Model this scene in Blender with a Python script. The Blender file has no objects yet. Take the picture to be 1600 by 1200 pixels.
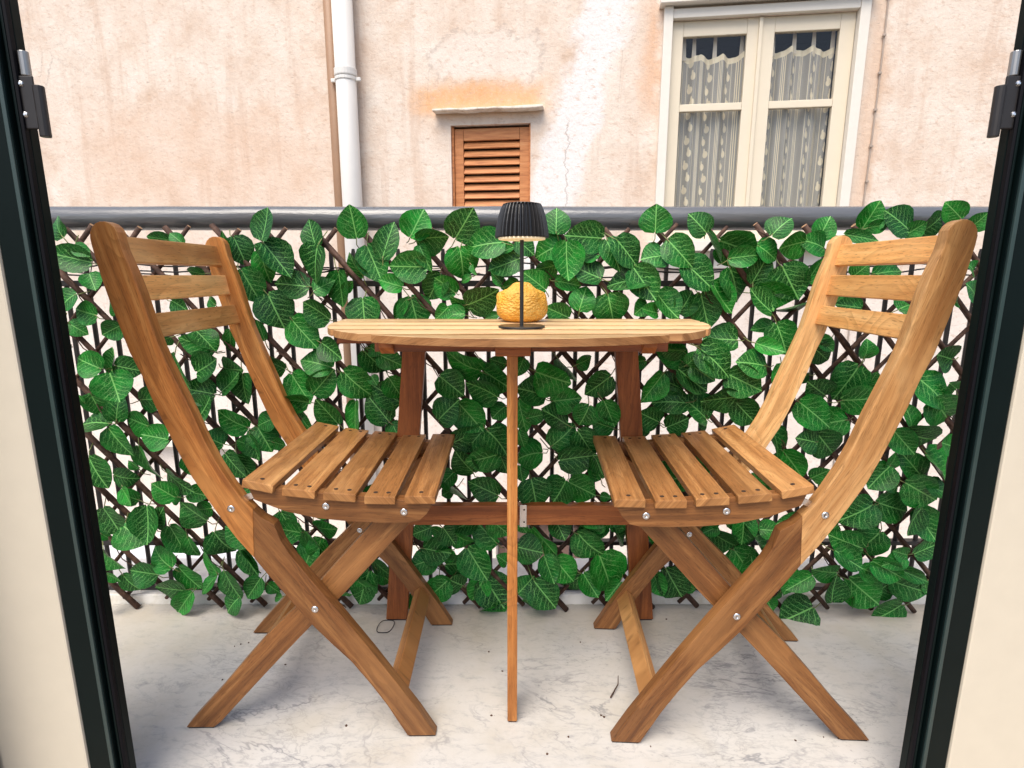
import bpy, bmesh, math, random
from mathutils import Vector, Matrix
random.seed(7)
S = bpy.context.scene
COL = S.collection
PI = math.pi
# ---------------------------------------------------------------- camera, sky, sun, exposure
cam = bpy.data.cameras.new('camera')
camera = bpy.data.objects.new('camera', cam)
COL.objects.link(camera)
camera.location = (0, 0, .80)
camera.rotation_euler = (PI / 2 - .1939, 0, 0)
cam.sensor_width = 36
cam.lens = 36 * 861 / 1600
cam.clip_start = .02
cam.clip_end = 200
S.camera = camera
SUN_EL, SUN_AZ = math.radians(60), math.radians(24)
world = bpy.data.worlds.new('World')
S.world = world
world.use_nodes = True
wn = world.node_tree.nodes
sky = wn.new('ShaderNodeTexSky')
sky.sky_type = 'NISHITA'
sky.sun_disc = False
sky.sun_elevation = SUN_EL
sky.sun_rotation = PI + SUN_AZ
sky.air_density = 1.0
sky.dust_density = 3.0
sky.ozone_density = .6
world.node_tree.links.new(sky.outputs[0], wn['Background'].inputs[0])
wn['Background'].inputs[1].default_value = .15
sl = bpy.data.lights.new('sun', 'SUN')
sl.energy = 2.3
sl.angle = math.radians(45)
sl.color = (1, .93, .82)
sun = bpy.data.objects.new('sun', sl)
COL.objects.link(sun)
sun.rotation_euler = (PI / 2 - SUN_EL, 0, -SUN_AZ)
S.view_settings.view_transform = 'Standard'
S.view_settings.look = 'None'
S.view_settings.gamma = 1
S.view_settings.use_curve_mapping = False
S.view_settings.exposure = .78

# ---------------------------------------------------------------- measured shapes (metres)
OUT_L = [[-0.4598,0.8549],[-0.4588,0.8431],[-0.4525,0.8027],[-0.4446,0.7653],[-0.4336,0.7215],[-0.4248,0.6865],[-0.4104,0.649],[-0.3982,0.6067],[-0.3835,0.5657],[-0.3685,0.5239],[-0.3527,0.4855],[-0.3324,0.4487],[-0.3143,0.4156],[-0.2921,0.3798],[-0.2672,0.3457],[-0.2459,0.3134],[-0.2127,0.2663],[-0.1817,0.2232],[-0.1517,0.1878],[-0.1181,0.1505],[-0.0875,0.1064],[-0.0617,0.0654],[-0.0409,0.0263],[-0.0283,0.0026]]
OUT_R = [[-0.4185,0.8531],[-0.416,0.8376],[-0.4041,0.8009],[-0.3971,0.7747],[-0.3906,0.7444],[-0.3794,0.6962],[-0.3709,0.6707],[-0.3561,0.6309],[-0.3411,0.5903],[-0.3262,0.5447],[-0.3102,0.5067],[-0.2932,0.4745],[-0.2774,0.4484],[-0.2617,0.4296],[-0.2496,0.4163],[-0.2378,0.4096],[-0.230,0.404],[-0.2259,0.3906],[-0.221,0.3748],[-0.2093,0.3521],[-0.1827,0.314],[-0.1342,0.2455],[-0.0842,0.1724],[-0.0328,0.0931],[-0.0065,0.0519],[0.0214,0.0059]]
OUT_TOP = [-0.439,0.8778]
IN_U = [[-0.0244,0.4257],[-0.0767,0.3953],[-0.1746,0.2847],[-0.2183,0.2379],[-0.2661,0.1904],[-0.3155,0.1343],[-0.3637,0.077],[-0.4111,0.0251],[-0.4298,0.0014]]
IN_D = [[0.0092,0.4142],[-0.0149,0.3949],[-0.1287,0.2687],[-0.1909,0.2058],[-0.2294,0.165],[-0.2722,0.1185],[-0.3221,0.0635],[-0.3667,0.0139],[-0.3797,-0.0006]]
RAIL_T = [[-0.2663,0.4689],[-0.2128,0.4643],[-0.1571,0.4586],[-0.091,0.4517],[-0.0297,0.4459],[0.0299,0.4422]]
RAIL_B = [[-0.2581,0.4472],[-0.2106,0.4271],[-0.1601,0.4147],[-0.1088,0.4088],[-0.0572,0.4062],[-0.0106,0.406],[0.0051,0.4092],[0.0179,0.4213],[0.0288,0.4411]]
SEAT = [[-0.2692,0.485,-0.2214,0.474],[-0.2081,0.4707,-0.1566,0.4646],[-0.144,0.4629,-0.0926,0.4588],[-0.0796,0.456,-0.0304,0.4547],[-0.0156,0.4557,0.0333,0.4554]]
BACK = [[-0.4363,0.8594,-0.4287,0.8203],[-0.4242,0.8012,-0.4176,0.7625],[-0.4118,0.7417,-0.4022,0.7049]]
FSTR = [-0.0365,0.050]
FSTR2 = [-0.0251,0.0986]
RSTR = [-0.3097,0.1121]
BOLT = [[-0.2963,0.4321],[-0.1443,0.4355],[-0.0192,0.4249],[-0.1744,0.2518]]
BOLTF = [-0.1761,0.2532]
CH_L = [-0.3581,1.0006,0.0134]
CH_R = [0.4025,0.9791,3.092]
CH_D = 0.3148
CH_T = 0.0210
CH_XC = -0.2000
LEAVES = [[-0.9419,0.8795,-0.9613,0.9198,0.950],[-0.8922,0.828,-0.9676,0.8466,0.650],[-0.9213,0.8624,-0.8916,0.8412,0.700],[-0.9409,0.7621,-0.9775,0.7333,0.900],[-0.9074,0.7155,-0.9546,0.7279,0.950],[-0.9691,0.6974,-0.936,0.6752,0.800],[-0.8649,0.7197,-0.8825,0.743,0.900],[-0.8487,0.6948,-0.8864,0.6766,0.900],[-0.7153,0.8727,-0.7606,0.8806,0.600],[-0.6836,0.8649,-0.7136,0.8871,0.600],[-0.596,0.8438,-0.5997,0.8883,0.350],[-0.5883,0.8805,-0.5704,0.8266,0.750],[-0.7331,0.7472,-0.6884,0.7253,0.800],[-0.6521,0.8039,-0.6872,0.8093,0.700],[-0.893,0.8039,-0.8758,0.7702,0.800],[-0.6341,0.739,-0.6589,0.754,0.800],[-0.6558,0.639,-0.7202,0.667,0.600],[-0.679,0.6838,-0.6323,0.6475,0.600],[-0.6174,0.6839,-0.625,0.6363,0.500],[-0.7396,0.6698,-0.7635,0.6586,0.900],[-0.9655,0.6667,-0.9622,0.6329,0.600],[-0.5212,0.8739,-0.5026,0.9333,0.850],[-0.4138,0.8621,-0.4303,0.9153,0.750],[-0.325,0.879,-0.3324,0.9395,0.900],[-0.273,0.837,-0.2498,0.9074,0.620],[-0.2119,0.8802,-0.1847,0.9329,0.950],[-0.1986,0.875,-0.1366,0.8827,0.750],[-0.523,0.8687,-0.4686,0.8012,0.550],[-0.5327,0.8516,-0.5246,0.7878,0.650],[-0.4044,0.8621,-0.4216,0.7892,0.900],[-0.307,0.862,-0.2779,0.7892,0.750],[-0.3184,0.7986,-0.3489,0.8384,0.750],[-0.569,0.8119,-0.5392,0.7473,0.750],[-0.4375,0.7771,-0.507,0.7852,0.750],[-0.4216,0.769,-0.3818,0.7905,0.900],[-0.3697,0.8092,-0.363,0.7378,0.750],[-0.3584,0.769,-0.3382,0.7879,0.700],[-0.2347,0.7771,-0.2806,0.7905,0.750],[-0.1815,0.8185,-0.2521,0.8185,0.800],[-0.1937,0.8619,-0.1708,0.8119,0.500],[-0.152,0.8039,-0.1808,0.7515,0.800],[-0.5213,0.7622,-0.4937,0.6938,0.950],[-0.3897,0.7091,-0.4399,0.7446,0.780],[-0.4788,0.7062,-0.4284,0.6506,0.800],[-0.3209,0.7528,-0.3158,0.6898,1.000],[-0.2191,0.7556,-0.2048,0.6899,0.950],[-0.2302,0.7501,-0.2539,0.7092,0.500],[-0.1373,0.7339,-0.1571,0.712,0.900],[-0.5439,0.6617,-0.557,0.7034,0.650],[-0.4126,0.6563,-0.3669,0.6254,0.800],[-0.3068,0.648,-0.2849,0.6368,0.900],[-0.118,0.8775,-0.081,0.9315,0.900],[-0.0174,0.8683,-0.0927,0.8606,0.750],[0.0908,0.8864,0.0927,0.9364,1.000],[0.1898,0.8773,0.1149,0.8812,0.750],[-0.1089,0.858,-0.1006,0.7946,0.950],[-0.0431,0.8435,0.0054,0.8566,0.550],[0.0162,0.8356,-0.046,0.8119,0.800],[-0.0218,0.7852,-0.0447,0.8079,0.800],[0.1058,0.867,0.0512,0.8409,0.900],[0.0107,0.8722,0.0457,0.8461,0.900],[0.1125,0.8695,0.1152,0.7946,0.800],[0.1978,0.8747,0.2281,0.8158,0.700],[0.2165,0.8747,0.2669,0.8197,0.750],[0.1828,0.8434,0.1494,0.8369,0.700],[0.187,0.7946,0.1337,0.8171,0.850],[0.0937,0.7892,0.1454,0.7799,0.600],[0.0918,0.8224,0.0528,0.8119,0.800],[0.0708,0.7718,0.0257,0.8065,0.750],[0.1425,0.7286,0.1577,0.7772,0.950],[0.2873,0.7879,0.2086,0.7933,0.720],[0.2563,0.8158,0.2998,0.7531,0.750],[-0.1216,0.7637,-0.1618,0.7959,0.850],[-0.0932,0.7394,-0.0314,0.7664,0.750],[-0.092,0.7285,-0.1286,0.7556,0.550],[-0.1018,0.7203,-0.1542,0.7175,0.600],[0.1209,0.7123,0.074,0.734,0.800],[0.2043,0.7611,0.2201,0.700,1.080],[0.2894,0.7423,0.2604,0.7206,0.900],[-0.0303,0.7176,-0.0565,0.7094,0.600],[-0.0838,0.8225,-0.076,0.8026,0.450],[-0.0869,0.7986,-0.1088,0.7879,0.600],[0.0136,0.7852,-0.0218,0.7745,0.700],[0.2984,0.8896,0.2963,0.9412,1.050],[0.402,0.8874,0.3666,0.9233,0.950],[0.4043,0.8926,0.4405,0.8315,0.450],[0.4349,0.8719,0.5099,0.8485,0.750],[0.4509,0.8355,0.5144,0.8433,0.600],[0.5349,0.8822,0.5658,0.918,0.850],[0.6049,0.8692,0.5557,0.8576,0.900],[0.6512,0.8575,0.6023,0.8744,0.850],[0.6437,0.8782,0.6654,0.9204,0.900],[0.3222,0.8421,0.2729,0.8368,1.000],[0.3219,0.872,0.3662,0.8224,0.800],[0.3578,0.8276,0.4198,0.776,0.800],[0.5127,0.8628,0.5577,0.8354,0.850],[0.5114,0.784,0.5438,0.842,0.750],[0.463,0.8171,0.4913,0.7492,0.950],[0.5672,0.8197,0.603,0.7546,0.850],[0.6185,0.788,0.6419,0.8328,0.700],[0.5207,0.7693,0.5975,0.7559,0.600],[0.3074,0.7639,0.3488,0.7119,0.800],[0.3585,0.7234,0.3911,0.7679,0.850],[0.4049,0.7639,0.4275,0.692,0.800],[0.4224,0.7853,0.4648,0.7234,0.650],[0.5489,0.7249,0.4992,0.768,0.750],[0.6334,0.7479,0.5712,0.7249,0.650],[0.3067,0.7233,0.2695,0.7314,0.700],[0.4886,0.6631,0.4219,0.6658,0.780],[0.5648,0.7004,0.5926,0.6369,0.900],[0.5654,0.6935,0.5235,0.6825,0.600],[0.5247,0.6576,0.5743,0.641,0.600],[0.4041,0.6519,0.4559,0.6408,0.600],[0.3717,0.6407,0.3216,0.6462,0.600],[0.7072,0.7399,0.6844,0.7506,0.900],[0.685,0.6717,0.6692,0.6661,1.100],[0.6607,0.6689,0.6884,0.6412,0.800],[0.7276,0.8964,0.751,0.9474,0.850],[0.812,0.893,0.7614,0.9287,0.950],[0.7276,0.8964,0.7704,0.9031,0.550],[0.8481,0.8896,0.8942,0.9218,0.720],[0.8102,0.8806,0.8445,0.9063,0.750],[0.9222,0.9152,0.887,0.9439,0.850],[0.9501,0.8973,0.9687,0.924,0.900],[0.6831,0.883,0.7446,0.8706,0.400],[0.9707,0.7532,0.9414,0.7835,0.900],[0.7161,0.7986,0.7321,0.8216,1.000],[0.7506,0.8032,0.818,0.8147,0.500],[0.7428,0.7331,0.6839,0.7413,0.600],[0.8116,0.7308,0.8462,0.745,0.900],[0.969,0.8078,0.9491,0.8239,1.000],[0.9321,0.745,0.9521,0.745,0.900],[-0.9002,0.6002,-0.9499,0.6244,0.950],[-0.8865,0.5867,-0.8712,0.6443,0.550],[-0.8693,0.6074,-0.8214,0.5932,0.900],[-0.8801,0.5916,-0.8597,0.5317,1.000],[-0.9681,0.6498,-0.9615,0.6101,0.500],[-0.9419,0.5408,-0.9346,0.4923,0.850],[-0.9052,0.4746,-0.9696,0.4818,0.850],[-0.893,0.4791,-0.8818,0.5381,0.700],[-0.8373,0.5265,-0.7912,0.5266,1.100],[-0.819,0.4674,-0.8714,0.4836,0.950],[-0.9007,0.4656,-0.8623,0.404,0.720],[-0.7699,0.4406,-0.8271,0.4494,0.900],[-0.9559,0.3975,-0.926,0.3282,0.750],[-0.9074,0.3547,-0.8621,0.3394,0.950],[-0.8879,0.3237,-0.8608,0.2925,0.900],[-0.8486,0.4192,-0.8207,0.3381,0.600],[-0.846,0.3719,-0.861,0.3918,0.800],[-0.792,0.3552,-0.7338,0.3151,0.650],[-0.7716,0.3024,-0.8118,0.3381,0.800],[-0.7325,0.6347,-0.7174,0.5559,0.500],[-0.689,0.5935,-0.6379,0.6207,1.000],[-0.6401,0.5993,-0.5936,0.5965,1.000],[-0.6632,0.5416,-0.729,0.5545,0.800],[-0.7005,0.4886,-0.6549,0.5387,0.850],[-0.6394,0.5503,-0.5988,0.5865,0.850],[-0.5959,0.5865,-0.5874,0.5257,0.850],[-0.596,0.4637,-0.6532,0.4991,0.700],[-0.652,0.426,-0.6908,0.4499,0.850],[-0.6421,0.4079,-0.5997,0.3607,0.800],[-0.5934,0.4292,-0.6097,0.4412,1.200],[-0.7493,0.3922,-0.7306,0.3493,0.800],[-0.750,0.3088,-0.7099,0.2949,0.800],[-0.9667,0.3343,-0.9543,0.2968,0.800],[-0.6587,0.6376,-0.7109,0.6502,0.600],[-0.9561,0.5232,-0.9608,0.5393,0.700],[-0.4984,0.5996,-0.5416,0.6237,0.900],[-0.4881,0.5867,-0.4463,0.5276,0.750],[-0.437,0.5465,-0.3926,0.5955,0.750],[-0.4498,0.5275,-0.5018,0.5391,0.700],[-0.5006,0.5362,-0.4671,0.4864,0.750],[-0.3964,0.6026,-0.4605,0.6224,0.750],[-0.3687,0.5941,-0.3144,0.5401,0.800],[-0.3269,0.6382,-0.2837,0.590,0.850],[-0.2878,0.634,-0.2377,0.6129,0.750],[-0.310,0.5828,-0.2967,0.5656,0.900],[-0.2502,0.5223,-0.3059,0.5627,0.750],[-0.2676,0.5829,-0.244,0.5368,0.850],[-0.3901,0.4748,-0.4272,0.532,0.680],[-0.3469,0.5278,-0.3493,0.4586,0.600],[-0.2763,0.4805,-0.320,0.5361,0.750],[-0.5334,0.4862,-0.5707,0.4712,1.000],[-0.5785,0.4652,-0.543,0.4158,0.800],[-0.5886,0.4503,-0.5671,0.3975,0.700],[-0.5439,0.4294,-0.5179,0.4205,0.950],[-0.4671,0.4864,-0.447,0.4657,0.900],[-0.2722,0.4752,-0.2534,0.4425,0.850],[-0.6193,0.4019,-0.5932,0.3515,0.800],[-0.134,0.3581,-0.1639,0.3303,0.800],[-0.1348,0.3211,-0.1587,0.3023,0.800],[-0.0673,0.5948,-0.1439,0.6258,0.650],[-0.0698,0.6231,-0.0462,0.6104,0.800],[-0.0617,0.5948,-0.007,0.5606,0.900],[-0.014,0.6091,-0.0461,0.6217,0.700],[-0.0311,0.5403,-0.0924,0.5733,0.750],[-0.1576,0.5832,-0.1084,0.5436,0.850],[-0.1628,0.4873,-0.1196,0.5328,0.900],[-0.1193,0.5226,-0.0682,0.4616,0.800],[-0.1354,0.4309,-0.0754,0.458,0.750],[-0.0602,0.464,-0.1069,0.410,0.600],[-0.0544,0.464,-0.0086,0.4239,0.850],[-0.0142,0.5142,-0.0448,0.4921,0.900],[-0.0289,0.4073,-0.1008,0.3918,0.750],[-0.0874,0.3599,-0.1287,0.4075,0.800],[-0.0318,0.4103,-0.0116,0.3587,0.800],[-0.1607,0.3426,-0.1022,0.3051,0.700],[-0.0323,0.303,-0.0974,0.3321,0.720],[0.0251,0.6204,0.0112,0.5864,0.700],[0.0533,0.595,0.1214,0.5738,0.880],[0.1004,0.6234,0.1417,0.5824,0.700],[0.1425,0.6094,0.177,0.6207,0.800],[0.0735,0.540,0.0135,0.5577,0.920],[0.037,0.4938,0.0725,0.5042,0.800],[0.0878,0.5261,0.1504,0.5341,0.850],[0.1198,0.4794,0.0681,0.5159,0.750],[0.170,0.5205,0.1512,0.4751,1.100],[0.2158,0.584,0.1643,0.5437,0.800],[0.0142,0.5317,0.030,0.4643,0.600],[0.2007,0.5322,0.2252,0.4783,0.750],[0.0892,0.4258,0.1386,0.4691,0.900],[0.1459,0.4617,0.1832,0.4036,0.820],[0.107,0.3927,0.186,0.4051,0.680],[0.2256,0.4665,0.1795,0.4825,0.800],[0.0663,0.4122,0.0116,0.4029,0.950],[0.0143,0.4643,0.0274,0.4255,0.700],[0.0174,0.3832,0.0233,0.3527,0.800],[0.0437,0.3482,0.0573,0.2862,1.050],[0.1223,0.3455,0.0998,0.2943,0.950],[0.1282,0.3409,0.1859,0.3087,0.820],[0.1846,0.4051,0.2017,0.3642,0.800],[0.2925,0.6181,0.265,0.6124,0.900],[0.202,0.3072,0.2224,0.3073,0.800],[0.3746,0.6155,0.3182,0.6476,0.780],[0.4016,0.6477,0.4657,0.5936,0.800],[0.3789,0.6126,0.3994,0.6393,0.800],[0.3601,0.6013,0.4203,0.553,0.780],[0.3874,0.6098,0.4296,0.5816,0.800],[0.3302,0.5885,0.2853,0.531,0.620],[0.3739,0.5557,0.3194,0.5814,0.750],[0.3841,0.5269,0.3149,0.5311,0.700],[0.4347,0.4863,0.3807,0.537,0.780],[0.4914,0.5388,0.4204,0.5299,0.680],[0.4693,0.5902,0.5354,0.5584,0.850],[0.5454,0.6101,0.4857,0.6227,0.850],[0.5056,0.5532,0.5332,0.5576,0.600],[0.4937,0.5272,0.5428,0.4778,0.780],[0.5755,0.613,0.564,0.5562,0.400],[0.3274,0.4801,0.2823,0.5034,1.000],[0.3435,0.4698,0.3862,0.492,1.000],[0.4249,0.4627,0.431,0.4775,0.600],[0.2978,0.4445,0.3054,0.4652,0.800],[0.5804,0.4677,0.6069,0.3963,0.600],[0.6111,0.4128,0.654,0.3601,0.780],[0.6521,0.6467,0.6916,0.6174,0.850],[0.6528,0.5878,0.6295,0.5707,0.900],[0.3716,0.3512,0.3882,0.3144,0.600],[0.4178,0.397,0.4455,0.3699,0.600],[0.5469,0.3612,0.5703,0.3245,0.600],[0.6925,0.5408,0.6443,0.5701,0.900],[0.7528,0.6077,0.7127,0.5351,0.820],[0.7155,0.5351,0.7891,0.5424,0.750],[0.7836,0.5596,0.7916,0.5951,0.900],[0.6251,0.5305,0.6888,0.4798,0.780],[0.748,0.4844,0.676,0.468,0.750],[0.6748,0.4577,0.7248,0.4028,0.820],[0.671,0.4399,0.6308,0.4501,1.200],[0.756,0.6268,0.7611,0.6635,1.200],[0.957,0.6221,0.9043,0.636,0.920],[0.889,0.5798,0.9511,0.5242,0.800],[0.9725,0.5572,0.9409,0.5742,0.900],[0.9177,0.5342,0.9764,0.4807,0.850],[0.8818,0.4716,0.8658,0.5268,0.600],[0.8627,0.4671,0.9389,0.4305,0.720],[0.8462,0.4641,0.8924,0.4154,0.700],[0.9692,0.4321,0.9366,0.4423,1.200],[0.9328,0.3507,0.8837,0.4064,0.720],[0.9303,0.4081,0.9779,0.3555,0.920],[0.8397,0.3837,0.7956,0.3363,0.820],[0.8377,0.3776,0.8606,0.4093,0.900],[0.878,0.3321,0.8392,0.3549,0.950],[0.8821,0.3444,0.9555,0.3033,0.820],[0.9313,0.3416,0.9762,0.3188,0.700],[0.6804,0.3496,0.7078,0.3755,1.000],[0.8198,0.2917,0.7468,0.2586,0.780],[0.8343,0.2918,0.9163,0.2636,0.750],[0.9314,0.2799,0.8921,0.2279,0.850],[0.9323,0.2737,0.973,0.203,0.720],[0.8034,0.1875,0.7322,0.2133,0.780],[0.8522,0.2197,0.8089,0.1612,0.820],[0.9054,0.1721,0.8701,0.1832,0.900],[0.9015,0.1689,0.8505,0.1524,0.650],[0.9197,0.1754,0.9715,0.1934,0.720],[0.7514,0.1257,0.690,0.139,0.720],[0.7423,0.1807,0.7953,0.1439,0.720],[0.8096,0.1359,0.8673,0.1069,0.650],[0.8343,0.1523,0.8947,0.1202,0.700],[0.7475,0.053,0.7513,0.1133,0.920],[0.7897,0.103,0.8616,0.0412,0.780],[0.8933,0.0972,0.9638,0.0763,0.780],[0.8581,0.0572,0.9018,0.089,1.000],[0.9597,0.101,0.9733,0.068,0.600],[0.9306,0.031,0.866,-0.0107,0.880],[0.7142,0.026,0.638,-0.0058,0.820],[0.6993,0.1123,0.6457,0.0789,0.550],[0.7538,0.235,0.7234,0.219,0.900],[0.9639,0.0713,0.9458,0.0512,0.600],[0.8896,0.1364,0.9562,0.1091,0.400],[0.8007,0.0601,0.7881,0.040,0.700],[0.4618,0.2174,0.5214,0.1787,0.750],[0.5334,0.2432,0.5759,0.1749,1.000],[0.5699,0.2276,0.6091,0.2326,0.800],[0.4987,0.2367,0.5407,0.2258,0.650],[0.5183,0.1729,0.5636,0.1097,0.850],[0.6539,0.269,0.6018,0.2483,0.500],[0.3605,0.1263,0.4012,0.0544,0.800],[0.4294,0.0773,0.4007,0.0937,0.800],[0.331,0.1163,0.350,0.0684,0.750],[0.4693,0.2365,0.4333,0.2252,0.700],[0.6592,0.1251,0.6393,0.0672,0.750],[0.6996,0.109,0.6767,0.099,0.600],[0.635,0.0655,0.6185,0.0487,0.900],[0.6067,0.0453,0.6215,0.0151,1.000],[-0.0359,0.1823,-0.0866,0.2372,0.780],[-0.0504,0.2399,-0.0089,0.2034,0.900],[-0.083,0.2429,-0.1324,0.2203,0.800],[-0.1574,0.233,-0.133,0.1914,0.900],[-0.1379,0.172,-0.1773,0.1571,0.900],[-0.1569,0.1294,-0.107,0.133,1.100],[-0.1049,0.1689,-0.0611,0.102,0.820],[-0.1186,0.0733,-0.1515,0.0997,1.100],[-0.0667,0.0937,-0.023,0.0208,0.880],[-0.0667,0.0937,-0.0947,0.0382,0.800],[-0.0214,0.0303,-0.0743,0.0011,0.680],[0.0475,0.2246,0.1033,0.1664,0.780],[0.015,0.1729,0.0704,0.1642,0.950],[0.099,0.154,0.1437,0.0945,0.820],[0.0749,0.1636,0.0951,0.1064,0.700],[0.1005,0.2487,0.1195,0.209,0.950],[0.222,0.2319,0.1558,0.2204,0.650],[0.1515,0.2156,0.2029,0.1628,0.820],[0.2306,0.2415,0.2608,0.1858,0.750],[0.2035,0.1612,0.2363,0.0766,0.880],[0.0514,0.1011,0.1007,0.0374,0.820],[0.0152,0.0643,0.0499,0.1011,0.950],[0.0793,0.0379,0.0251,0.0246,0.880],[0.1633,0.0953,0.1118,0.0633,0.820],[0.169,0.1086,0.199,0.0606,0.800],[0.2536,0.0992,0.2202,0.0608,0.700],[-0.1724,0.1128,-0.1521,0.0731,0.800],[-0.012,0.1435,-0.033,0.1645,0.800],[0.0148,0.2419,0.0327,0.2149,0.800],[-0.5404,0.2594,-0.514,0.2068,0.920],[-0.4893,0.2247,-0.4312,0.1727,0.750],[-0.4497,0.2345,-0.4013,0.2332,0.820],[-0.487,0.1321,-0.4617,0.1894,1.000],[-0.5175,0.1696,-0.5137,0.1401,0.600],[-0.6393,0.1623,-0.601,0.1082,0.620],[-0.5932,0.0999,-0.6267,0.0511,0.750],[-0.583,0.0766,-0.5583,0.060,0.800],[-0.3316,0.1446,-0.288,0.1037,0.820],[-0.3393,0.1116,-0.3665,0.0304,0.700],[-0.3647,0.0915,-0.3253,0.0567,0.800],[-0.3153,0.1052,-0.2923,0.0754,0.800],[-0.1872,0.2328,-0.2258,0.2198,1.000],[-0.1608,0.217,-0.1858,0.2312,0.900],[-0.207,0.1715,-0.1455,0.168,0.950],[-0.1806,0.1456,-0.2347,0.1338,0.850],[-0.1515,0.0997,-0.1967,0.0576,0.900],[-0.2414,0.0489,-0.2334,0.0117,0.700],[-0.5483,0.050,-0.5676,0.0397,0.600],[-0.4154,0.0611,-0.3823,0.0512,0.600],[-0.9458,0.2731,-0.9215,0.206,0.850],[-0.9721,0.2983,-0.9536,0.3015,0.800],[-0.8623,0.2925,-0.9015,0.3112,0.800],[-0.8368,0.2816,-0.8344,0.2007,0.720],[-0.8974,0.2319,-0.8431,0.1961,0.950],[-0.825,0.2323,-0.800,0.2771,0.850],[-0.7682,0.3056,-0.8089,0.2896,0.900],[-0.7062,0.2458,-0.7552,0.2899,0.950],[-0.7008,0.2681,-0.7406,0.2599,0.900],[-0.7984,0.2277,-0.7714,0.1621,0.680],[-0.756,0.2038,-0.7475,0.1445,0.500],[-0.6897,0.2171,-0.6595,0.1572,0.950],[-0.9575,0.170,-0.9201,0.1209,0.780],[-0.8047,0.125,-0.853,0.1658,0.850],[-0.6996,0.1075,-0.7313,0.1591,0.600],[-0.8459,0.1015,-0.9025,0.1144,0.950],[-0.9376,0.0942,-0.9097,0.0489,0.850],[-0.969,0.1006,-0.9425,0.0807,0.800],[-0.7814,0.0617,-0.8468,0.0697,0.800],[-0.793,0.1201,-0.7509,0.0636,0.780],[-0.7001,0.1025,-0.7416,0.0586,0.350],[-0.6773,0.1159,-0.6468,0.0509,0.750],[-0.6466,0.0526,-0.6828,0.0143,0.850],[-0.7665,0.0568,-0.8086,0.001,0.620],[-0.6389,0.1655,-0.6001,0.1082,0.600],[-0.9651,0.0738,-0.961,0.0265,0.600],[-0.9711,0.2025,-0.9582,0.1864,0.800],[-0.9543,0.2348,-0.9701,0.209,0.500]]


# ---------------------------------------------------------------- node helpers
class NT:
    def __init__(s, name, rough=.5, spec=.5):
        s.m = bpy.data.materials.new(name)
        s.m.use_nodes = True
        s.t = s.m.node_tree
        s.b = s.t.nodes['Principled BSDF']
        s.b.inputs['Roughness'].default_value = rough
        s.b.inputs['Specular IOR Level'].default_value = spec
    def put(s, sock, v):
        if hasattr(v, 'is_output') or isinstance(v, bpy.types.NodeSocket):
            s.t.links.new(v, sock)
        elif isinstance(v, (tuple, list)) and len(v) == 3 and len(sock.default_value) == 4:
            sock.default_value = (*v, 1)
        else:
            sock.default_value = v
    def n(s, typ, **kw):
        nd = s.t.nodes.new('ShaderNode' + typ)
        for k, v in kw.items():
            setattr(nd, k, v)
        return nd
    def math(s, op, a, b=0., c=None, clamp=False):
        nd = s.n('Math', operation=op, use_clamp=clamp)
        s.put(nd.inputs[0], a); s.put(nd.inputs[1], b)
        if c is not None: s.put(nd.inputs[2], c)
        return nd.outputs[0]
    def sep(s, v):
        nd = s.n('SeparateXYZ'); s.put(nd.inputs[0], v); return nd.outputs
    def comb(s, x, y, z=0.):
        nd = s.n('CombineXYZ')
        for i, q in enumerate((x, y, z)): s.put(nd.inputs[i], q)
        return nd.outputs[0]
    def noise(s, vec, scale=5., detail=4., rough=.55, dist=0.):
        nd = s.n('TexNoise'); s.put(nd.inputs['Vector'], vec)
        nd.inputs['Scale'].default_value = scale; nd.inputs['Detail'].default_value = detail
        nd.inputs['Roughness'].default_value = rough; nd.inputs['Distortion'].default_value = dist
        return nd.outputs[0]
    def vor(s, vec, scale=5., feat='DISTANCE_TO_EDGE'):
        nd = s.n('TexVoronoi', feature=feat); s.put(nd.inputs['Vector'], vec)
        nd.inputs['Scale'].default_value = scale
        return nd.outputs['Distance']
    def ramp(s, f, stops):
        nd = s.n('ValToRGB'); s.put(nd.inputs[0], f)
        e = nd.color_ramp.elements
        while len(e) < len(stops): e.new(.5)
        for q, (p, c) in zip(e, stops):
            q.position = p; q.color = (*c, 1) if isinstance(c, tuple) else (c, c, c, 1)
        return nd.outputs[0]
    def mix(s, f, a, b, mode='MIX'):
        nd = s.n('Mix', data_type='RGBA', blend_type=mode)
        s.put(nd.inputs[0], f); s.put(nd.inputs[6], a); s.put(nd.inputs[7], b)
        return nd.outputs[2]
    def sstep(s, v, a, b):
        nd = s.n('MapRange', interpolation_type='SMOOTHSTEP'); s.put(nd.inputs[0], v)
        nd.inputs[1].default_value = a; nd.inputs[2].default_value = b
        return nd.outputs[0]
    def bump(s, h, strength=.3, dist=.002):
        nd = s.n('Bump'); nd.inputs['Strength'].default_value = strength
        nd.inputs['Distance'].default_value = dist; s.put(nd.inputs['Height'], h)
        s.t.links.new(nd.outputs[0], s.b.inputs['Normal'])
    def color(s, c): s.put(s.b.inputs['Base Color'], c)
    def obj(s): return s.n('TexCoord').outputs['Object']
    def uv(s): return s.n('TexCoord').outputs['UV']
    def rnd(s): return s.n('ObjectInfo').outputs['Random']

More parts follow.
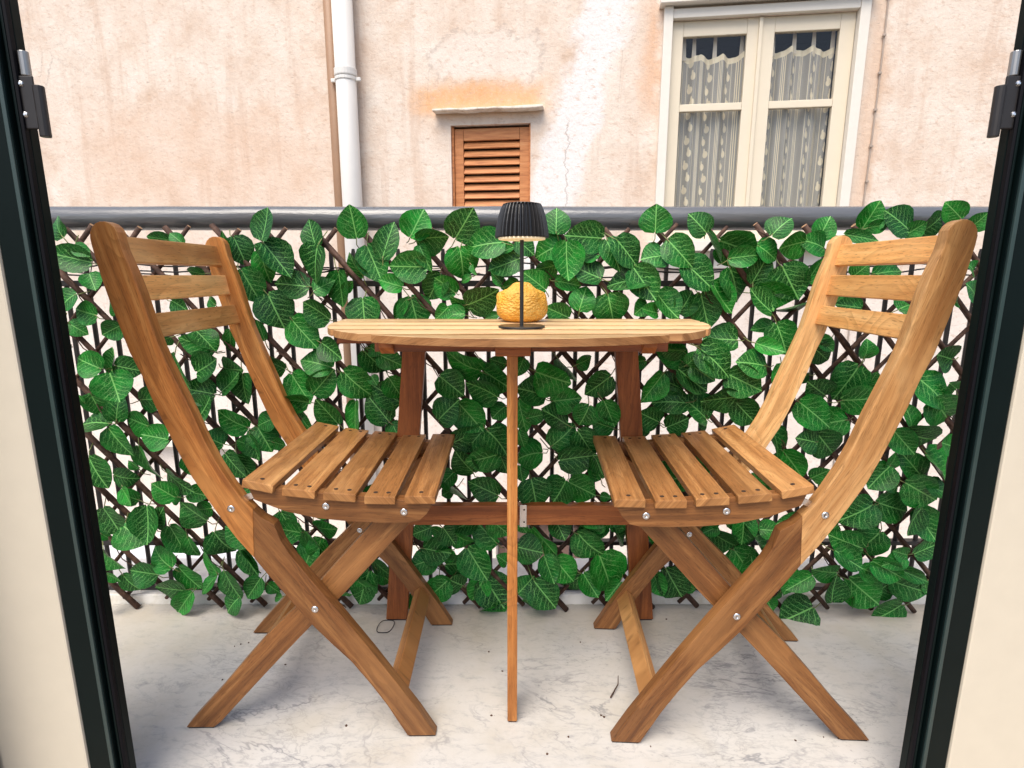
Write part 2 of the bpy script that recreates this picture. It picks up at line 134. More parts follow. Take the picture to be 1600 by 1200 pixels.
def wood(name, dark, mid, light, rough=.42, spec=.35):
    t = NT(name, rough, spec)
    u = t.sep(t.uv())
    r = t.rnd()
    r2 = t.math('FRACT', t.math('MULTIPLY', r, 17.3))
    uu = t.math('ADD', u[0], t.math('MULTIPLY', r, 37.))
    vv = t.math('ADD', u[1], t.math('MULTIPLY', r2, 3.))
    # growth rings cut at a low angle: long flames along the board
    hgt = t.noise(t.comb(t.math('MULTIPLY', uu, 3.2), t.math('MULTIPLY', vv, 17.)), 1., 2., .5)
    kn = t.vor(t.comb(t.math('MULTIPLY', uu, 4.), t.math('MULTIPLY', vv, 9.)), 1., 'F1')
    kk = t.math('SUBTRACT', 1., t.sstep(kn, .02, .34))
    ring = t.math('ADD', t.math('ADD', t.math('MULTIPLY', hgt, 7.), t.math('MULTIPLY', kk, 4.)), t.math('MULTIPLY', vv, t.math('ADD', 18., t.math('MULTIPLY', r2, 40.))))
    fr_ = t.math('FRACT', ring)
    saw = t.math('MULTIPLY', t.math('POWER', fr_, 2.2), t.math('SUBTRACT', 1., t.sstep(fr_, .9, 1.)))
    band = t.noise(t.comb(t.math('MULTIPLY', uu, 1.7), t.math('MULTIPLY', vv, 55.)), 1., 4., .62, .4)
    fine = t.noise(t.comb(t.math('MULTIPLY', uu, 13.), t.math('MULTIPLY', vv, 330.)), 1., 3., .7)
    pores = t.noise(t.comb(t.math('MULTIPLY', uu, 48.), t.math('MULTIPLY', vv, 620.)), 1., 2., .6)
    c = t.ramp(band, [(.30, dark), (.5, mid), (.70, light)])
    c = t.mix(t.math('MULTIPLY', saw, .7), c, tuple(q * .62 for q in mid))
    c = t.mix(t.math('MULTIPLY', t.sstep(fine, .46, .72), .45), c, dark)
    c = t.mix(t.math('MULTIPLY', t.sstep(pores, .56, .68), .5), c, tuple(q * .42 for q in dark))
    tone = t.ramp(r, [(0., (.72, .66, .60)), (.5, (1.04, 1.04, 1.04)), (1., (1.3, 1.33, 1.35))])
    c = t.mix(1., c, tone, 'MULTIPLY')
    blot = t.noise(t.comb(t.math('MULTIPLY', uu, 5.), t.math('MULTIPLY', vv, 14.)), 1., 3.)
    c = t.mix(t.math('MULTIPLY', t.sstep(blot, .45, .7), .4), c, light)
    c = t.mix(t.math('MULTIPLY', t.math('SUBTRACT', 1., t.sstep(kn, .035, .075)), .75), c, tuple(q * .3 for q in dark))
    t.color(c)
    t.put(t.b.inputs['Roughness'], t.math('ADD', rough - .06, t.math('MULTIPLY', fine, .18)))
    t.bump(t.math('ADD', fine, t.math('MULTIPLY', pores, -.9)), .35, .0009)
    return t.m

M = {}
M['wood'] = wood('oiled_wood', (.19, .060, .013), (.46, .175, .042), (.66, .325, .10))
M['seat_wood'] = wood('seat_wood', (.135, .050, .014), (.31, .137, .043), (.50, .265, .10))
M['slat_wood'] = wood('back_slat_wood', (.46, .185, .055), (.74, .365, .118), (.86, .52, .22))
M['top_wood'] = wood('table_top_wood', (.40, .22, .095), (.64, .43, .22), (.76, .56, .33), .35)
M['lit_wood'] = wood('lit_oiled_wood', (.36, .16, .052), (.62, .335, .13), (.76, .48, .22))  # right chair stiles: light from the left painted in as a paler tone
M['shaded_leg_wood'] = wood('shaded_leg_wood', (.085, .030, .009), (.205, .083, .025), (.325, .155, .054))  # browner leg boards, with the shade on their lower fronts painted in
M['shaded_edge_wood'] = wood('table_shaded_edge_wood', (.20, .085, .028), (.40, .20, .078), (.52, .29, .125))  # slat sides: shade in the gaps painted in as a browner tone
M['shaded_red_wood'] = wood('shaded_apron_wood', (.05, .012, .004), (.12, .031, .009), (.19, .056, .017))  # frame wood with the shade under the table top painted in
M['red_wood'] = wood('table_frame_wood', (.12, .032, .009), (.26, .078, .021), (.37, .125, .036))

def simple(name, col, rough=.5, metal=0., var=.12, scale=40., bump=0.):
    t = NT(name, rough)
    nz = t.noise(t.obj(), scale, 4.)
    t.color(t.mix(t.math('MULTIPLY', nz, 1.), tuple(q * (1 - var) for q in col), tuple(min(1, q * (1 + var)) for q in col)))
    t.b.inputs['Metallic'].default_value = metal
    if bump: t.bump(nz, bump, .001)
    return t.m

M['steel'] = simple('zinc_screw', (.62, .62, .63), .25, 1., .1)
M['screw_hole'] = simple('counterbore', (.03, .014, .007), .8)
M['pad'] = simple('rubber_pad', (.012, .012, .012), .7)
M['black'] = simple('lamp_black', (.018, .018, .019), .33, 0., .1)
M['iron'] = simple('black_iron', (.032, .029, .029), .4, 0., .3, 90., .2)
M['cable'] = simple('cable', (.012, .012, .013), .5)
M['hinge'] = simple('bronze_hinge', (.028, .025, .025), .42, .4, .15)
M['pin'] = simple('hinge_pin', (.30, .29, .28), .35, .9)
M['white_paint'] = simple('white_paint', (.69, .645, .575), .45, 0., .06, 25.)
M['cream_paint'] = simple('cream_paint', (.66, .58, .45), .5, 0., .05, 12.)
M['pvc'] = simple('pipe_white', (.66, .64, .61), .4, 0., .05, 8.)
M['tanpipe'] = simple('pipe_tan', (.27, .155, .088), .55, 0., .12, 12.)
M['wire'] = simple('wall_wire', (.36, .29, .24), .6)
M['dark_room'] = simple('dark_room', (.045, .045, .045), .9)
M['street'] = simple('street', (.42, .40, .38), .85, 0., .2, 3.)
M['plinth'] = simple('plinth', (.68, .68, .72), .8, 0., .12, 5.)
M['brown_door'] = simple('brown_door', (.14, .085, .07), .5, 0., .1, 6.)
M['cream_wall'] = simple('cream_plaster', (.53, .48, .385), .75, 0., .05, 30., .15)
M['room_floor'] = simple('room_floor', (.35, .27, .2), .6)
M['stem'] = simple('stem', (.16, .19, .06), .5, 0., .3, 60.)
M['cap'] = simple('stick_end', (.33, .19, .10), .8, 0., .2, 200.)

t = NT('railing_paint', .24, .7)                      # grey gloss paint, brushed unevenly
o = t.obj(); ox = t.sep(o)
w1 = t.noise(t.comb(t.math('MULTIPLY', ox[0], 9.), t.math('MULTIPLY', ox[1], 60.), t.math('MULTIPLY', ox[2], 60.)), 1., 5., .6)
c = t.mix(w1, (.075, .078, .084), (.125, .13, .14))
chip = t.noise(o, 38., 3.)
c = t.mix(t.sstep(chip, .72, .75), c, (.025, .018, .014))
t.color(c); t.bump(w1, .6, .003); M['railing'] = t.m

t = NT('frame_green', .45, .12)                         # dark green aluminium
nz = t.noise(t.obj(), 14., 4.)
scr = t.noise(t.comb(t.math('MULTIPLY', t.sep(t.obj())[0], 420.), 0., t.math('MULTIPLY', t.sep(t.obj())[2], 14.)), 1., 2.)
c = t.mix(nz, (.0012, .0045, .0046), (.003, .008, .008))
c = t.mix(t.math('MULTIPLY', t.sstep(scr, .74, .8), .3), c, (.12, .13, .12))
t.color(c); M['frame'] = t.m
M['frame_edge'] = simple('frame_edge', (.020, .040, .039), .35)
M['gasket'] = simple('gasket', (.002, .002, .004), .6)
M['gasket'].node_tree.nodes['Principled BSDF'].inputs['Specular IOR Level'].default_value = .15

t = NT('bark', .7, .3)                                # willow stick bark
o = t.obj()
a = t.noise(o, 60., 4.); b = t.noise(o, 9., 2.)
c = t.ramp(a, [(.3, (.025, .013, .009)), (.55, (.095, .05, .034)), (.78, (.19, .115, .08))])
c = t.mix(t.math('MULTIPLY', b, .5), c, (.035, .016, .011))
t.color(c); t.bump(a, .6, .002); M['bark'] = t.m

def leaf_mat(name, base, edge, vein, rough):
    t = NT(name, rough, .22)
    u = t.sep(t.uv()); r = t.rnd()
    x = u[0]; y = t.math('SUBTRACT', u[1], .5); ay = t.math('ABSOLUTE', y)
    q = t.n('TexNoise'); q.inputs['Scale'].default_value = 7.; q.inputs['Detail'].default_value = 2.
    t.put(q.inputs['Vector'], t.comb(t.math('ADD', x, t.math('MULTIPLY', r, 50.)), y, 0.))
    wob = t.math('MULTIPLY', t.math('SUBTRACT', q.outputs[0], .5), .17)
    ph = t.math('MULTIPLY', t.math('ADD', t.math('SUBTRACT', x, t.math('MULTIPLY', t.math('POWER', ay, .8), .62)), wob), 6.6)
    tri = t.math('ABSOLUTE', t.math('SUBTRACT', t.math('FRACT', ph), .5))
    side = t.math('SUBTRACT', 1., t.sstep(tri, .03, .085))
    side = t.math('MULTIPLY', side, t.math('SUBTRACT', 1., t.math('MULTIPLY', t.sstep(ay, .22, .46), .8)))
    mid = t.math('SUBTRACT', 1., t.sstep(ay, .010, .026))
    net = t.math('SUBTRACT', 1., t.sstep(t.vor(t.comb(x, y, r), 17.), .015, .06))
    ve = t.math('MAXIMUM', t.math('MAXIMUM', t.math('MULTIPLY', side, t.math('ADD', .25, t.math('MULTIPLY', q.outputs[0], .8))), t.math('MULTIPLY', mid, .85)), t.math('MULTIPLY', net, .36))
    big = t.noise(t.comb(t.math('ADD', x, t.math('MULTIPLY', r, 90.)), y, 0.), 3., 2.)
    c = t.mix(t.sstep(big, .35, .7), base, edge)
    tone = t.ramp(r, [(0., (.4, .46, .6)), (.3, (.62, .68, .75)), (.6, (1., 1., 1.)), (.85, (1.5, 1.3, 1.)), (1., (2.4, 1.7, 1.3))])
    c = t.mix(1., c, tone, 'MULTIPLY')
    c = t.mix(ve, c, vein)
    t.color(c)
    t.bump(ve, .35, .0015)
    t.put(t.b.inputs['Roughness'], t.math('ADD', rough - .06, t.math('MULTIPLY', big, .15)))
    return t.m
M['leaf'] = leaf_mat('leaf_green', (.0010, .068, .006), (.0028, .145, .015), (.18, .47, .125), .34)

t = NT('marble', .5, .3)                              # worn pale marble slab
o = t.obj(); oo = t.sep(o)
cl = t.noise(o, 2.6, 4., .6)
sk = t.comb(t.math('ADD', oo[0], t.math('MULTIPLY', oo[1], .5)), t.math('MULTIPLY', oo[1], 2.1))
def vein(scale, w, dist):
    n_ = t.noise(sk, scale, 6., .62, dist)
    return t.math('SUBTRACT', 1., t.sstep(t.math('ABSOLUTE', t.math('SUBTRACT', n_, .5)), 0., w))
v1 = vein(2.6, .012, .5); v2 = vein(7., .02, .8); v3 = vein(17., .035, .6)
m1 = t.sstep(t.noise(o, 3.1, 3.), .44, .62); m2 = t.sstep(t.noise(o, 5.3, 3.), .44, .64)
g = t.noise(sk, 26., 6., .75, .5)
fl = t.noise(o, 95., 4., .75)
pit = t.noise(sk, 60., 5., .8)
c = t.ramp(cl, [(.3, (.46, .42, .35)), (.46, (.55, .53, .50)), (.56, (.57, .56, .545)), (.7, (.47, .475, .495))])
c = t.mix(t.math('MULTIPLY', t.sstep(g, .5, .70), .6), c, (.30, .305, .32))
c = t.mix(t.math('MULTIPLY', t.sstep(fl, .35, .7), .25), c, (.62, .61, .59))
c = t.mix(t.math('MULTIPLY', v1, t.math('MULTIPLY', m1, .62)), c, (.17, .175, .20))
c = t.mix(t.math('MULTIPLY', v2, t.math('MULTIPLY', m2, .4)), c, (.20, .205, .23))
c = t.mix(t.math('MULTIPLY', v3, t.math('MULTIPLY', m1, .4)), c, (.23, .235, .25))
c = t.mix(t.math('MULTIPLY', t.sstep(pit, .57, .68), t.math('MULTIPLY', m2, .8)), c, (.15, .155, .17))
dirt = t.math('MULTIPLY', t.sstep(oo[1], .98, 1.22), t.sstep(t.noise(o, 6., 5., .65), .3, .62))
c = t.mix(t.math('MULTIPLY', dirt, .6), c, (.52, .475, .385))
c = t.mix(t.math('MULTIPLY', t.sstep(t.noise(o, 4.2, 3.), .55, .72), .4), c, (.46, .415, .33))
c = t.mix(1., c, (.84, .825, .80), 'MULTIPLY')
t.color(c); t.bump(t.math('ADD', g, t.math('MULTIPLY', fl, .6)), .16, .002)
t.put(t.b.inputs['Roughness'], t.math('ADD', .38, t.math('MULTIPLY', g, .3)))
M['marble'] = t.m
t = NT('kerb_stone', .6, .4)
o = t.obj(); a = t.noise(o, 14., 5., .65)
t.color(t.ramp(a, [(.3, (.60, .56, .48)), (.5, (.78, .76, .72)), (.8, (.82, .81, .79))])); t.bump(a, .2, .003); M['kerb'] = t.m

# old plaster: coordinates are metres along the wall (x) and up (z)
t = NT('plaster', .85, .25)
o = t.obj(); q = t.sep(o); x = q[0]; z = q[2]
big = t.noise(o, 1.1, 5., .6); med = t.noise(o, 4.5, 6., .65); fin = t.noise(o, 30., 5., .7)
vert = t.noise(t.comb(t.math('MULTIPLY', x, 9.), 0., t.math('MULTIPLY', z, .9)), 1., 5., .65)
c = t.ramp(med, [(.30, (.63, .475, .365)), (.44, (.73, .60, .50)), (.58, (.775, .675, .585)), (.72, (.80, .73, .665))])
c = t.mix(t.math('MULTIPLY', t.sstep(big, .45, .7), .6), c, (.78, .70, .62))
c = t.mix(t.math('MULTIPLY', t.sstep(vert, .50, .70), .6), c, (.62, .455, .35))
jit = t.math('MULTIPLY', t.math('SUBTRACT', med, .5), .35)
def band(v, a, b, w):
    return t.math('MULTIPLY', t.sstep(v, a - w, a + w), t.math('SUBTRACT', 1., t.sstep(v, b - w, b + w)))
xj = t.math('ADD', x, jit); zj = t.math('ADD', z, jit)
white = t.math('MULTIPLY', band(t.math('SUBTRACT', xj, t.math('MULTIPLY', t.math('SUBTRACT', z, 1.5), .28)), .17, .47, .05), t.math('SUBTRACT', 1., t.sstep(z, 2.7, 2.9)))
c = t.mix(t.math('MULTIPLY', white, .85), c, (.82, .80, .80))
# patched arch over the little window
ax = t.math('DIVIDE', t.math('ADD', xj, .15), .33); az = t.math('DIVIDE', t.math('SUBTRACT', zj, 2.08), .14)
rr = t.math('ADD', t.math('POWER', t.math('ABSOLUTE', ax), 3.), t.math('POWER', t.math('ABSOLUTE', az), 3.))
c = t.mix(t.math('MULTIPLY', t.math('SUBTRACT', 1., t.sstep(rr, .5, 1.15)), .5), c, (.80, .73, .67))
ring = band(rr, .85, 1.25, .12)
c = t.mix(t.math('MULTIPLY', ring, t.math('MULTIPLY', t.sstep(fin, .4, .6), .6)), c, (.50, .42, .37))
# ochre wash above the ledge
och = t.math('MULTIPLY', band(t.math('ADD', x, t.math('MULTIPLY', jit, .6)), -.60, .20, .09), band(t.math('ADD', z, t.math('MULTIPLY', jit, .45)), 1.77, 1.95, .06))
c = t.mix(t.math('MULTIPLY', och, t.math('ADD', .45, t.math('MULTIPLY', fin, .6))), c, (.74, .37, .145))
# ochre beside the window casing, rusty run
run = t.math('MULTIPLY', band(xj, .76, .86, .05), band(z, 1.75, 2.33, .15))
c = t.mix(t.math('MULTIPLY', run, .55), c, (.70, .37, .19))
run2 = t.math('MULTIPLY', band(xj, 1.99, 2.09, .04), band(z, 1.0, 2.4, .2))
c = t.mix(t.math('MULTIPLY', run2, .45), c, (.66, .43, .28))
run3 = t.math('MULTIPLY', band(xj, -2.9, -1.25, .2), band(zj, 1.25, 1.85, .15))
c = t.mix(t.math('MULTIPLY', run3, .35), c, (.68, .44, .30))
lo = t.math('SUBTRACT', 1., t.sstep(t.math('ADD', z, jit), .4, 1.15))
c = t.mix(t.math('MULTIPLY', lo, .6), c, (.80, .75, .71))
crk = t.math('SUBTRACT', 1., t.sstep(t.vor(t.comb(x, 0., t.math('ADD', z, t.math('MULTIPLY', fin, .2))), 3.2), .0, .008))
c = t.mix(t.math('MULTIPLY', crk, t.math('MULTIPLY', t.sstep(big, .5, .65), .5)), c, (.33, .27, .24))
grn = t.noise(o, 55., 6., .8)
c = t.mix(t.math('MULTIPLY', t.sstep(grn, .5, .72), .5), c, (.60, .47, .40))
c = t.mix(t.math('MULTIPLY', t.math('SUBTRACT', 1., t.sstep(grn, .28, .46)), .5), c, (.82, .77, .72))
scr = t.noise(t.comb(t.math('ADD', t.math('MULTIPLY', x, 22.), t.math('MULTIPLY', z, 14.)), 0., t.math('MULTIPLY', z, 34.)), 1., 5., .7)
c = t.mix(t.math('MULTIPLY', t.sstep(scr, .53, .68), .6), c, (.58, .41, .31))
ck = t.math('ABSOLUTE', t.math('SUBTRACT', t.math('ADD', x, t.math('MULTIPLY', t.math('SUBTRACT', t.noise(t.comb(0., 0., z), 9., 5., .7), .5), .16)), .335))
ckm = t.math('MULTIPLY', t.math('SUBTRACT', 1., t.sstep(ck, .001, .006)), band(z, 1.0, 1.72, .05))
c = t.mix(t.math('MULTIPLY', ckm, .6), c, (.36, .31, .28))
spk = t.noise(t.comb(t.math('MULTIPLY', x, 26.), 0., t.math('MULTIPLY', z, 60.)), 1., 3., .6)
c = t.mix(t.math('MULTIPLY', t.sstep(spk, .62, .72), .5), c, (.40, .31, .265))
c = t.mix(1., c, (.90, .89, .88), 'MULTIPLY')
t.color(c)
t.bump(t.math('ADD', t.math('MULTIPLY', med, .7), fin), .42, .012)
M['plaster'] = t.m

t = NT('shutter_wood', .55, .35)
o = t.obj(); q = t.sep(o)
g = t.noise(t.comb(t.math('MULTIPLY', q[0], 6.), t.math('MULTIPLY', q[1], 40.), t.math('MULTIPLY', q[2], 60.)), 1., 5., .6)
c = t.ramp(g, [(.3, (.30, .10, .034)), (.55, (.55, .225, .082)), (.8, (.64, .32, .14))])
t.color(t.mix(t.math('MULTIPLY', t.rnd(), .3), c, (.42, .15, .06))); t.bump(g, .4, .002); M['shutter'] = t.m

t = NT('ledge_stone', .8)
o = t.obj(); a = t.noise(o, 22., 5., .7)
t.color(t.ramp(a, [(.3, (.48, .38, .28)), (.5, (.70, .62, .53)), (.7, (.76, .72, .66))])); t.bump(a, .5, .006); M['ledge'] = t.m

# window glass: mostly clear with a faint reflection
t = NT('pane_glass', .04)
tr = t.n('BsdfTransparent'); gl = t.n('BsdfGlossy'); gl.inputs['Roughness'].default_value = .03
fr = t.n('Fresnel'); fr.inputs[0].default_value = 1.5
mx = t.n('MixShader')
t.put(mx.inputs[0], t.math('MULTIPLY', fr.outputs[0], .45)); t.put(mx.inputs[1], tr.outputs[0]); t.put(mx.inputs[2], gl.outputs[0])
t.t.links.new(mx.outputs[0], t.n('OutputMaterial').inputs[0])
for nd in list(t.t.nodes):
    if nd.bl_idname == 'ShaderNodeOutputMaterial' and not nd.inputs[0].links[0].from_node == mx: t.t.nodes.remove(nd)
M['glass'] = t.m

# sheer curtain with woven stripes and little leaf motifs; UV is metres across / down
t = NT('sheer_curtain', .9, .1)
u = t.sep(t.uv()); x = u[0]; y = u[1]
per = .118
f = t.math('FRACT', t.math('DIVIDE', x, per))
def line(a, w): return t.math('SUBTRACT', 1., t.sstep(t.math('ABSOLUTE', t.math('SUBTRACT', f, a)), w * .6, w))
st = t.math('MAXIMUM', t.math('MAXIMUM', line(.10, .018), line(.17, .018)), line(.24, .018))
st = t.math('MAXIMUM', st, t.math('MAXIMUM', line(.48, .012), line(.88, .012)))
cy = t.math('FRACT', t.math('DIVIDE', y, .072))
row = t.math('FLOOR', t.math('DIVIDE', y, .072))
off = t.math('MULTIPLY', t.math('SUBTRACT', t.math('FRACT', t.math('MULTIPLY', row, .5)), .25), .22)
mx_ = t.math('DIVIDE', t.math('SUBTRACT', t.math('SUBTRACT', f, .68), off), .10)
my_ = t.math('DIVIDE', t.math('SUBTRACT', cy, .5), .30)
mot = t.math('SUBTRACT', 1., t.sstep(t.math('ADD', t.math('MULTIPLY', mx_, mx_), t.math('MULTIPLY', my_, my_)), .75, 1.05))
tailx = t.math('DIVIDE', t.math('SUBTRACT', t.math('SUBTRACT', f, .64), off), .035)
taily = t.math('DIVIDE', t.math('SUBTRACT', cy, .2), .24)
tail = t.math('SUBTRACT', 1., t.sstep(t.math('ADD', t.math('MULTIPLY', tailx, tailx), t.math('MULTIPLY', taily, taily)), .75, 1.05))
hem = t.sstep(y, -.002, .0)
hem = t.math('SUBTRACT', 1., t.sstep(y, .03, .034))
pat = t.math('MAXIMUM', t.math('MAXIMUM', st, t.math('MULTIPLY', t.math('MAXIMUM', mot, tail), .85)), hem)
t.color(t.mix(pat, (.50, .48, .43), (.84, .75, .55)))
t.put(t.b.inputs['Alpha'], t.math('ADD', .70, t.math('MULTIPLY', pat, .28)))
M['curtain'] = t.m

t = NT('citrus_peel', .42, .4)
o = t.obj()
wv = t.n('VectorMath', operation='MULTIPLY_ADD'); nzc = t.n('TexNoise'); nzc.inputs['Scale'].default_value = 38.; t.put(nzc.inputs['Vector'], o)
t.put(wv.inputs[0], nzc.outputs['Color']); wv.inputs[1].default_value = (.004, .004, .003); t.put(wv.inputs[2], o)
oz = t.sep(wv.outputs[0])
vr = t.vor(t.comb(oz[0], oz[1], t.math('MULTIPLY', oz[2], 1.7)), 150., 'F1')
wr = t.noise(o, 260., 4., .6)
c = t.mix(t.sstep(t.noise(o, 30., 3.), .35, .7), (.80, .385, .045), (.86, .50, .11))
c = t.mix(t.math('MULTIPLY', t.sstep(vr, .45, .8), .35), c, (.70, .32, .035))
t.color(c); t.bump(t.math('ADD', t.math('MULTIPLY', vr, -1.), t.math('MULTIPLY', wr, .6)), .8, .005)
M['peel'] = t.m

t = NT('lamp_diffuser', .5)
t.color((.85, .78, .6)); t.put(t.b.inputs['Emission Color'], (1., .78, .45)); t.b.inputs['Emission Strength'].default_value = .12
M['glow'] = t.m

# ---------------------------------------------------------------- mesh helpers
def link(name, me, mat, parent=None, smooth=False):
    o = bpy.data.objects.new(name, me)
    COL.objects.link(o)
    if mat is not None and not me.materials: me.materials.append(mat)
    if parent is not None: o.parent = parent
    if smooth:
        for p in me.polygons: p.use_smooth = True
    return o
def finish(name, bm, mat, parent=None, uvf=None, bevel=0., smooth=False, seg=2):
    bmesh.ops.recalc_face_normals(bm, faces=bm.faces)
    if bevel:
        es = [e for e in bm.edges if len(e.link_faces) == 2 and e.calc_face_angle(0) > .6]
        bmesh.ops.bevel(bm, geom=es, offset=bevel, segments=seg, affect='EDGES', profile=.6, clamp_overlap=True)
    if uvf:
        lay = bm.loops.layers.uv.new('UVMap')
        for f in bm.faces:
            for l in f.loops: l[lay].uv = uvf(l.vert.co, f.normal)
    me = bpy.data.meshes.new(name)
    bm.to_mesh(me); bm.free()
    o = link(name, me, mat, parent, smooth)
    return o
def thing(name, label, cat, loc=(0, 0, 0), rz=0., group=None):
    o = bpy.data.objects.new(name, None); COL.objects.link(o)
    o.location = loc; o.rotation_euler = (0, 0, rz); o.empty_display_size = .05
    tag(o, label, cat, group); return o
def tag(o, label, cat, group=None):
    o['label'] = label; o['category'] = cat
    if group: o['group'] = group
    return o
def struct(o): o['kind'] = 'structure'; return o
def box_bm(bm, x0, x1, y0, y1, z0, z1):
    v = [bm.verts.new(p) for p in ((x0, y0, z0), (x1, y0, z0), (x1, y1, z0), (x0, y1, z0), (x0, y0, z1), (x1, y0, z1), (x1, y1, z1), (x0, y1, z1))]
    for f in ((0, 3, 2, 1), (4, 5, 6, 7), (0, 1, 5, 4), (1, 2, 6, 5), (2, 3, 7, 6), (3, 0, 4, 7)): bm.faces.new([v[i] for i in f])
AX = {'x': (0, 1, 2), 'y': (1, 0, 2), 'z': (2, 0, 1)}
def axuv(axis):
    a, b, c_ = AX[axis]
    return lambda p, n: (p[a], p[b] + p[c_] * .83)
def box(name, x0, x1, y0, y1, z0, z1, mat, parent=None, bevel=.0015, axis='x'):
    bm = bmesh.new(); box_bm(bm, x0, x1, y0, y1, z0, z1)
    return finish(name, bm, mat, parent, axuv(axis), bevel)
def tube(bm, pts, r, seg=8, cap=True):
    pts = [Vector(p) for p in pts]; rings = []
    for i, p in enumerate(pts):
        d = (pts[min(i + 1, len(pts) - 1)] - pts[max(i - 1, 0)]).normalized()
        a = d.orthogonal().normalized() if i == 0 else (ring_a - d * ring_a.dot(d)).normalized()
        ring_a = a; b = d.cross(a)
        rr = r[i] if isinstance(r, (list, tuple)) else r
        rings.append([bm.verts.new(p + (a * math.cos(k * 2 * PI / seg) + b * math.sin(k * 2 * PI / seg)) * rr) for k in range(seg)])
    for A, B in zip(rings, rings[1:]):
        for k in range(seg): bm.faces.new((A[k], A[(k + 1) % seg], B[(k + 1) % seg], B[k]))
    if cap:
        bm.faces.new(rings[0][::-1]); bm.faces.new(rings[-1])
def lathe(bm, prof, seg=32, rf=None):
    rings = []
    for r, z in prof:
        rings.append([bm.verts.new(((rf(k, z) if rf else 1) * r * math.cos(k * 2 * PI / seg), (rf(k, z) if rf else 1) * r * math.sin(k * 2 * PI / seg), z)) for k in range(seg)])
    for A, B in zip(rings, rings[1:]):
        for k in range(seg): bm.faces.new((A[k], A[(k + 1) % seg], B[(k + 1) % seg], B[k]))
    bm.faces.new(rings[0][::-1]); bm.faces.new(rings[-1])
def prism_y(bm, poly, y0, y1):          # polygon in x,z swept along y
    A = [bm.verts.new((x, y0, z)) for x, z in poly]; B = [bm.verts.new((x, y1, z)) for x, z in poly]
    bm.faces.new(A); bm.faces.new(B[::-1]); n = len(poly)
    for i in range(n): bm.faces.new((A[i], B[i], B[(i + 1) % n], A[(i + 1) % n]))
def prism_z(bm, poly, z0, z1):
    A = [bm.verts.new((x, y, z0)) for x, y in poly]; B = [bm.verts.new((x, y, z1)) for x, y in poly]
    bm.faces.new(A[::-1]); bm.faces.new(B); n = len(poly)
    for i in range(n): bm.faces.new((A[i], A[(i + 1) % n], B[(i + 1) % n], B[i]))
def lineuv(line):                        # grain follows a bent centre line in x,z
    L = [Vector(p) for p in line]; acc = [0]
    for a, b in zip(L, L[1:]): acc.append(acc[-1] + (b - a).length)
    def f(p, n):
        P = Vector((p[0], p[2])); best = None
        for i, (a, b) in enumerate(zip(L, L[1:])):
            d = b - a; k = (P - a).dot(d) / d.length_squared
            if 0 < i: k = max(k, 0)
            if i < len(L) - 2: k = min(k, 1)
            q = a + d * k; e = (P - q).length
            if best is None or e < best[0]: best = (e, acc[i] + k * d.length, (P - q).dot(Vector((-d.y, d.x)).normalized()))
        return (best[1], best[2] + p[1] * .83)
    return f
def resample(ch, n):
    L = [Vector(p) for p in ch]; acc = [0]
    for a, b in zip(L, L[1:]): acc.append(acc[-1] + (b - a).length)
    out = []
    for i in range(n):
        s_ = acc[-1] * i / (n - 1); j = 0
        while j < len(L) - 2 and acc[j + 1] < s_: j += 1
        k = (s_ - acc[j]) / max(1e-9, acc[j + 1] - acc[j]); out.append(L[j].lerp(L[j + 1], k))
    return out
def centre(A, B, n=10): return [(a + b) / 2 for a, b in zip(resample(A, n), resample(B, n))]

# ---------------------------------------------------------------- balcony slab, kerb, room side
bm = bmesh.new(); box_bm(bm, -1.6, 1.6, .70, 1.236, -.14, 0)
struct(finish('balcony_floor', bm, M['marble']))
bm = bmesh.new(); box_bm(bm, -1.6, 1.6, 1.238, 1.42, -.14, .026)
struct(finish('kerb', bm, M['kerb'], bevel=.006, seg=3))
bm = bmesh.new(); box_bm(bm, -2.2, 2.2, -2.2, .696, -.14, -.004)
struct(finish('room_floor', bm, M['room_floor']))
for s, x0 in ((-1, .6325), (1, .6505)):
    bm = bmesh.new(); a, b = sorted((s * x0, s * .90)); box_bm(bm, a, b, .697, .735, -.004, 1.5)
    struct(finish('wall', bm, M['cream_wall'], bevel=.003))
bm = bmesh.new(); box_bm(bm, -12, 12, 1.5, 12, -1.7, -1.5)
struct(finish('street', bm, M['street']))

